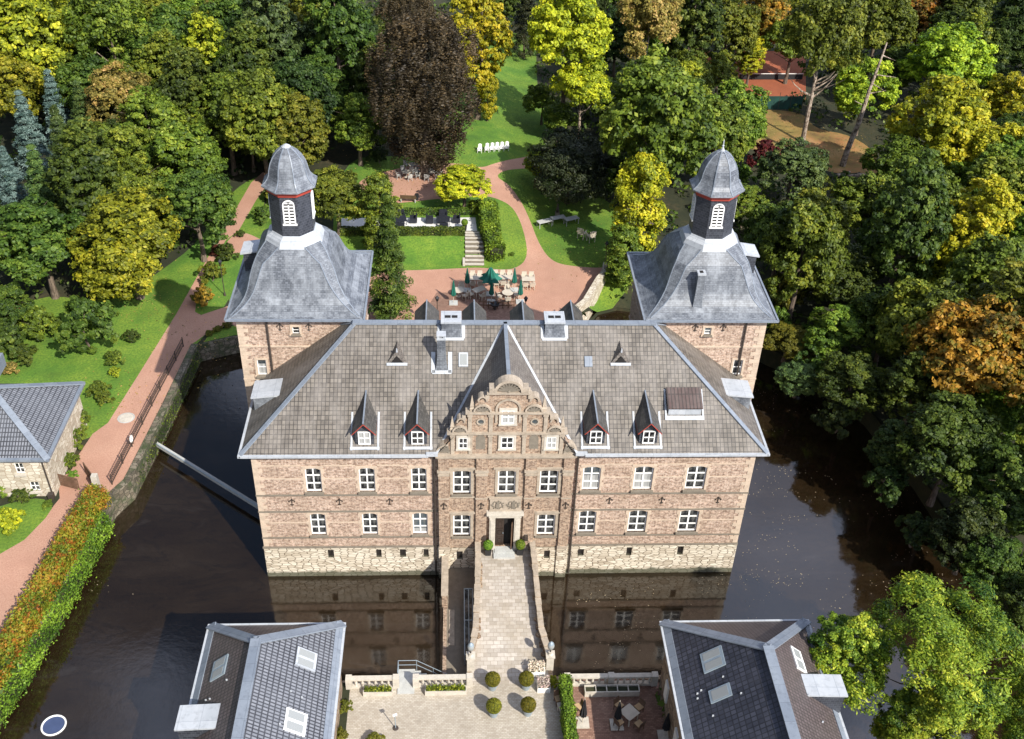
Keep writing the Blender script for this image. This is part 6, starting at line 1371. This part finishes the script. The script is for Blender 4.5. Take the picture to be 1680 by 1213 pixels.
chairs_around(wc,q,[(-.38,.8,0,'back left'),(.38,.8,0,'back right'),(-.38,-.8,math.pi,'front left'),(.38,-.8,math.pi,'front right')],'pale chair at the table left of the big green parasol',GR)
q=z4(815,172); put_table(trl,q,0,'longest pale wooden table, right of the big green parasol')
chairs_around(wc,q,[(-.75,.8,0,'back left'),(0,.8,0,'back middle'),(.75,.8,0,'back right'),(-.7,-.8,math.pi,'front left'),(0,-.8,math.pi,'front middle'),(.7,-.8,math.pi,'front right')],'pale chair at the longest table',GR)
q=z4(1020,186); put_table(trc,q,0,'pale wooden table farthest right on the rear plaza')
chairs_around(wc,q,[(-.38,.8,0,'back left'),(.38,.8,0,'back right'),(-.34,-.8,math.pi,'front left'),(.38,-.8,math.pi,'front right')],'pale chair at the farthest right table',GR)
q=z4(622,270); put_table(trc,q,R(35),'pale table turned askew near the front left of the plaza')
chairs_around(wc,q,[(-.95,.1,R(90),'left'),(-.2,-.85,math.pi,'front')],'pale chair at the askew table',GR,R(35))
q=z4(853,296); put_table(tro,q,0,'round pale table at the front right of the plaza')
chairs_around(wc,q,[(0,.95,0,'back'),(-.9,-.25,R(110),'left'),(.9,.1,R(-90),'right'),(0,-.95,math.pi,'front')],'pale chair at the round front table',GR)
q=z4(455,276); put_table(tro,q,0,'round pale table beside the leftmost closed parasol')
chairs_around(wc,q,[(.3,.9,0,'back'),(.7,-.6,R(-130),'front right')],'pale chair at the round table by the leftmost parasol',GR)
# parasols
def parasol(mt,h,rtop,rbot,cz,label,slab='concrete',open_=False,name='parasol'):
    r_=empty(name,(0,0,0),label,'parasol'); MB().box(-.42,.42,-.42,.42,0,.09).build('base',slab,r_,world=False); MB().tube((0,0,.09),(0,0,h),.025).build('pole','palewood',r_,world=False)
    m=MB(); n_=16
    def rr(k,r_): return r_*(1 if k%2==0 else .62)
    zs=[(h+.02,.01),(h-.12,rtop*.35),(h*.72,(rtop+rbot)*.35),(cz+.12,rbot),(cz,rbot*.86)]
    rings=[[Vector((rr(k,r2)*math.cos(2*math.pi*k/n_),rr(k,r2)*math.sin(2*math.pi*k/n_),z-(.06 if k%2 else 0))) for k in range(n_)] for z,r2 in zs]
    for i in range(len(rings)-1):
        for k in range(n_): m.face([rings[i][k],rings[i+1][k],rings[i+1][(k+1)%n_],rings[i][(k+1)%n_]])
    m.face(rings[-1][::-1]); m.build('canopy',mt,r_,world=False); return Proto(r_)
gpz=parasol('greenfab',2.75,.14,.27,.95,'parasol')
for x,y,l in((415,335,'leftmost closed dark green parasol'),(526,232,'closed green parasol at the back left, beside the first table'),(906,230,'closed green parasol at the back, right of the longest table'),(722,325,'closed green parasol in the front middle'),(955,326,'closed green parasol at the front right')): gpz.put(z4(x,y)+Vector((0,0,.005)),0,l,'closed green parasols on the rear plaza')
bigp=parasol('greenfab',3.2,.5,1.25,1.75,'parasol'); bigp.put(z4(712,262)+Vector((0,0,.005)),0,'big half-open green parasol in the middle of the rear plaza')
sb=empty('fire_bowl',z4(750,385),'black round fire bowl at the front of the rear plaza','fire bowl'); MB().lathe([(.12,0),(.1,.3),(.4,.5),(.46,.7),(.4,.68),(.1,.5)],(0,0,0),16).build('bowl','black',sb,world=False)
for k,(a,b_) in enumerate((((620,372),(740,378)),((770,378),(905,372)))):
    p=z4(*a);q=z4(*b_); r_=empty('barrier',p,('left' if k==0 else 'right')+' low dark wooden barrier at the front of the rear plaza','barrier'); m=MB()
    for z in(.35,.75): m.bar(Vector((0,0,z)),q-p+Vector((0,0,z)),.05,.12)
    m.build('rail','brownwood',r_,world=False); 
    for t in(0,.33,.66,1): v=(q-p)*t; MB().box(v.x-.05,v.x+.05,v.y-.05,v.y+.05,0,.85).build('post','brownwood',r_,world=False)
def lamp_proto():
    r_=empty('street_lamp',(0,0,0),'lamp','lamp'); MB().tube((0,0,0),(0,0,3.6),.05,.035).build('pole','iron',r_,world=False); MB().lathe([(.1,3.6),(.2,3.95),(.22,3.95),(.06,4.15),(0,4.25)],(0,0,0),6).build('lantern','black',r_,world=False); MB().lathe([(.14,0),(.1,.25),(.06,.4)],(0,0,0),8).build('foot','iron',r_,world=False); return Proto(r_)
lp=lamp_proto()
for x,y,l in((766,530,'lamp post in front of the rear plaza, left of the middle'),(858,530,'lamp post in front of the rear plaza, right of the middle'),(991,453,'lamp post at the right end of the rear plaza by the curved wall'),(369,485,'lamp post on the left lawn triangle by the left tower'),(1009,436,'lamp post at the edge of the right lawn')):
    q=G(x,y) if y<500 else Vector((12.2 if x<800 else 20.6,29.4,2.0)); lp.put(q,0,l,'lamp posts of the garden')
# adirondacks
ac=chair_proto('adirondack','white')
for i,px in enumerate((787,799,807.5,815.5,823.5,831.5)):
    q=G(px,250-(px-788)*.09); ac.put(q,R(-6),['first','second','third','fourth','fifth','sixth'][i]+' from the left of the white slatted armchairs in a row on the far lawn','white slatted armchairs on the far lawn',(.72,.9,.9))
# beech tables
dc=chair_proto('arm','concrete')
for j,(px,py,nm,n_) in enumerate(((667,291,'left',4),(703,291,'right',6),(678,279,'rear',3))):
    q=G(px,py); (tro if j!=1 else trl).put((q.x,q.y,q.z+.005),0,nm+' pale table under the copper beech'); 
    for k in range(n_):
        a=2*math.pi*k/n_+.4; x=q.x+1.15*(1.25 if j==1 else .9)*math.cos(a); y=q.y+.95*math.sin(a); dc.put((x,y,hgt(x,y)+.005),a-math.pi/2,'grey chair at the '+nm+' table under the copper beech','grey chairs at the '+nm+' table under the beech')
# garden bench
def bench(loc,rz,label):
    r_=empty('park_bench',loc,label,'bench',rz=rz); MB().box(-.9,.9,-.22,.22,.42,.47).build('seat','brownwood',r_,world=False); m=MB(); m.obox((0,.26,.72),.9,.02,.22,mat=Matrix.Rotation(R(-10),3,'X')); m.build('backrest','brownwood',r_,world=False)
    for s_ in(-.8,.8): MB().box(s_-.04,s_+.04,-.2,.26,0,.42).build('leg','concrete',r_,world=False)
bench(G(670,331),R(180-4),'wooden park bench at the lower edge of the gravel circle')
tb=empty('litter_bin',G(684,328),'small dark litter bin beside the park bench','bin'); MB().lathe([(.2,0),(.22,.75),(.18,.75),(.17,.6)],(0,0,0),10).build('bin','black',tb,world=False)
# black furniture on terrace
lc=chair_proto('lounge','wicker'); tlb=table_proto(1.5,1.3,'wicker',False,.5)
for px,nm in((656,'left'),(727,'right')):
    q=G(px,366); tlb.put((q.x,q.y,q.z+.01),R(12 if nm=='left' else 0),nm+' black table on the pale terrace')
    for dx,dy,rz,w_ in((-1.45,.1,R(90),'left'),(1.45,.25,R(-90),'right'),(0,1.25,0,'rear'),(.1,-1.2,math.pi,'front')): lc.put((q.x+dx,q.y+dy,q.z+.01),rz,w_+' black armchair of the '+nm+' group on the pale terrace','black armchairs on the garden terrace')
# right lawn furniture
q=G(915,366); gt=table_proto(1.7,.8,'concrete'); put_table(gt,q,R(20),'grey picnic table on the shaded right lawn')
for dx,dy,w_ in((-1.6,-.9,'left'),(1.5,-.2,'right')): put_table(gt,(q.x+dx,q.y+dy),R(25),'low grey slab table '+w_+' of the picnic table on the shaded lawn')
st=empty('statue',G(914,357),'dark small statue on a plinth beside the picnic table','statue'); MB().box(-.25,.25,-.25,.25,0,.7).build('plinth','stone_dark',st,world=False); MB().lathe([(.16,.7),(.2,1.1),(.12,1.35),(.08,1.45),(.12,1.6),(.08,1.75),(0,1.8)],(0,0,0),10).build('figure','iron',st,world=False,smooth=True)
for px,py,w_ in((954,391,'left'),(969,396,'right')): wc.put(G(px,py),R(150 if w_=='left' else 200),w_+' pale lounge chair alone on the sunny patch of the right lawn','pale chairs on the right lawn',1.5)
# garden steps
s0=G(778,437); r_=empty('garden_steps',(15.9,44,2),'straight flight of weathered stone steps up to the garden terrace','steps'); m=MB(); w0=MB()
for k in range(9): y=41.9+.56*k; z=max(2.0+1.42*(k+1)/9,hgt(15,y+.56)+.06); m.box(14.95,16.95,y,y+.62,1.8,z-.05); w0.box(14.95,16.95,y+.0,y+.34,z-.049,z)
m.build('tread','stone_dark',r_); w0.box(14.68,14.93,41.8,46.6,1.8,2.3); w0.build('side_kerb','stone_pale',r_)
# clay court
nt_=empty('court_fence',G(1265,181),'dark green windscreen fence along the near side of the red clay court','fence'); a=G(1218,181)-G(1265,181); b_=G(1314,181)-G(1265,181); m=MB(); m.bar(a+Vector((0,0,1.1)),b_+Vector((0,0,1.1)),.04,1.9); MT['screen']=plain('green_windscreen',(.008,.05,.04),.8,var=.4,scale=.8); m.build('windscreen','screen',nt_,world=False)
for k in range(6): v=a.lerp(b_,k/5); MB().tube(v,v+Vector((0,0,2.6)),.04).build('post','iron',nt_,world=False)
cn=empty('court_net',G(1262,131),'white net band across the red clay court','net'); a=G(1212,131)-G(1262,131); b_=G(1316,131)-G(1262,131); m=MB(); m.bar(a+Vector((0,0,.92)),b_+Vector((0,0,.92)),.03,.1); m.build('net_band','white',cn,world=False); m=MB(); m.bar(a+Vector((0,0,.45)),b_+Vector((0,0,.45)),.015,.8); m.build('net','blackfab',cn,world=False)
# left path railing, gate and life ring
rl=empty('moat_railing',(-12.9,9,2),'long dark iron railing between the pink gravel path and the moat wall','railing'); ptsr=[Vector((-13.2,8.0,2)),Vector((-12.35,18,2)),Vector((-11.5,27,2))]; m=MB()
for i in range(2):
    for z in(.15,.55,.95): m.bar(ptsr[i]+Vector((0,0,z)),ptsr[i+1]+Vector((0,0,z)),.05,.05)
    n_=45
    for k in range(n_): v=ptsr[i].lerp(ptsr[i+1],k/n_); m.box(v.x-.012,v.x+.012,v.y-.012,v.y+.012,2.15,2.95)
m.build('rail','iron',rl)
for i in range(2):
    for k in range(5): v=ptsr[i].lerp(ptsr[i+1],k/4.001); MB().box(v.x-.04,v.x+.04,v.y-.04,v.y+.04,2,3.05).build('post','iron',rl)
lr=empty('life_ring',(-12.75,12.6,2),'white life ring hung on a post by the moat wall','life ring'); MB().box(-.04,.04,-.04,.04,0,1.1).build('post','iron',lr,world=False); m=MB()
for k in range(20): a=2*math.pi*k/20; b_=2*math.pi*(k+1)/20; m.tube((.06,.27*math.cos(a),.85+.27*math.sin(a)),(.06,.27*math.cos(b_),.85+.27*math.sin(b_)),.06,n=6,cap=False)
m.build('ring','white',lr,world=False)
gt_=empty('wooden_gate',(-15.9,8.1,2),'brown double-leaf wooden gate standing open across the pink path','gate')
for a,b_,nm in(((-17.35,8.0),(-15.55,7.35),'l'),((-15.6,9.3),(-14.25,7.5),'r')):
    A_=Vector((*a,2));B2=Vector((*b_,2)); m=MB(); 
    for z in(.12,.62,1.15): m.bar(A_+Vector((0,0,z)),B2+Vector((0,0,z)),.06,.12)
    n_=14
    for k in range(n_+1): v=A_.lerp(B2,k/n_); m.box(v.x-.035,v.x+.035,v.y-.02,v.y+.02,2.06,3.22)
    m.bar(A_+Vector((0,0,.1)),B2+Vector((0,0,1.15)),.05,.1); m.build('gate_leaf','brownwood',gt_)
for x,y in((-17.45,8.05),(-14.15,7.35)): MB().box(x-.22,x+.22,y-.22,y+.22,2,3.6).build('gate_post','stone_pale',gt_)
# front patio
z8_=lambda x,y:G(860+x/3.0,960+y/3.0,2.0)
pc=chair_proto('cush','brownwood',grp=None); pt=table_proto(.95,.95,'palewood')
q=z8_(203,637); put_table(pt,q,R(15),'square pale table on the patio beside the tall hedge')
chairs_around(pc,q,[(-.15,.95,R(0),'upper'),(.85,.0,R(-90),'right'),(.1,-.9,R(180),'lower')],'cushioned chair at the table by the hedge','cushioned patio chairs by the hedge',R(15))
q=z8_(513,660); put_table(pt,q,R(38),'square pale table in the middle of the brick patio')
chairs_around(pc,q,[(0,.9,0,'upper left'),(.9,0,R(-90),'upper right'),(0,-.9,R(180),'lower right'),(-.9,0,R(90),'lower left')],'cushioned chair at the middle patio table','cushioned chairs at the middle patio table',R(38))
bp=parasol('blackfab',2.5,.12,.26,.8,'parasol','stone_pale')
for x,y,l in((286,680,'closed black parasol on a pale block right of the hedge-side table'),(455,690,'closed black parasol left of the middle patio table'),(690,745,'closed black parasol leaning near the right forebuilding wall')): q=z8_(x,y); bp.put((q.x,q.y,2.01),0,l,'closed black parasols on the brick patio')
pl=empty('planter_trough',(24.2,-12.35,2),'long pale trough planter with dark soil compartments in front of the patio balustrade','planter'); m=MB(); 
m.box(22.4,26.0,-12.75,-12.68,2,2.5);m.box(22.4,26.0,-12.22,-12.15,2,2.5)
for k in range(6): x=22.4+3.55*k/5; m.box(x,x+.06,-12.68,-12.22,2,2.498)
m.build('trough','stone_pale',pl); MB().box(22.46,25.94,-12.66,-12.24,2,2.38).build('soil','floor',pl)
for x0,x1,l in((8.0,9.9,'white stone planter box left of the quay steps'),(12.0,14.7,'white stone planter box between the quay steps and the bridge foot')):
    pl=empty('planter_box',((x0+x1)/2,-12.2,2),l,'planter'); m=MB(); m.box(x0,x1,-12.45,-12.4,2,2.42); m.box(x0,x1,-12.06,-12.01,2,2.42); m.box(x0,x0+.05,-12.4,-12.06,2,2.42); m.box(x1-.05,x1,-12.4,-12.06,2,2.42); m.build('box','stone_pale',pl); MB().box(x0+.06,x1-.06,-12.39,-12.07,2,2.36).build('soil','floor',pl)
    k=int((x1-x0)*260); pos=np.column_stack([g_.uniform(x0+.1,x1-.1,k)-(x0+x1)/2,g_.uniform(-.2,.15,k),.4+g_.random(k)*.35*(.5+.5*np.sin(np.linspace(0,12,k)))]); me=leaves_mesh('plants',pos,g_.normal(size=(k,3))+[0,0,.6],g_.uniform(.05,.1,k),g_.random(k)); me.materials.append(LM['olive']); o=bpy.data.objects.new('plants',me); col.objects.link(o); o.parent=pl
for (x,y,sx,l) in((19.35,-10.75,.55,'large white tub with faded flowers at the right foot of the bridge'),(19.75,-11.95,.42,'smaller white tub with faded flowers by the hedge end')):
    r_=empty('flower_tub',(x,y,2.0 if y<-11 else 2.1),l,'flower tub'); m=MB(); m.box(-sx,sx,-.42,.42,0,.45); m.build('tub','white',r_,world=False); MB().box(-sx+.05,sx-.05,-.37,.37,.45,.46).build('soil','floor',r_,world=False)
    k=500; pos=np.column_stack([g_.uniform(-sx,sx,k),g_.uniform(-.4,.4,k),.45+g_.random(k)*.3]); me=leaves_mesh('flowers',pos,g_.normal(size=(k,3))+[0,0,.8],g_.uniform(.04,.09,k),g_.random(k)); MT['petal']=MT.get('petal') or leafmat('petal',(.3,.28,.2),(.6,.55,.45),(.75,.6,.5)); me.materials.append(MT['petal']); o=bpy.data.objects.new('flowers',me); col.objects.link(o); o.parent=r_
q=G(649,1195,2.0); sn=empty('thin_signpost',(q.x,q.y,2),'thin metal post with a small plate standing in the courtyard','post'); MB().tube((0,0,0),(0,0,1.3),.03).build('post','steel',sn,world=False); MB().obox((0,0,1.35),.14,.02,.1,rz=.4).build('plate','white',sn,world=False); MB().lathe([(.2,0),(.18,.05)],(0,0,0),10).build('foot','iron',sn,world=False)
print('objects',len(bpy.data.objects))
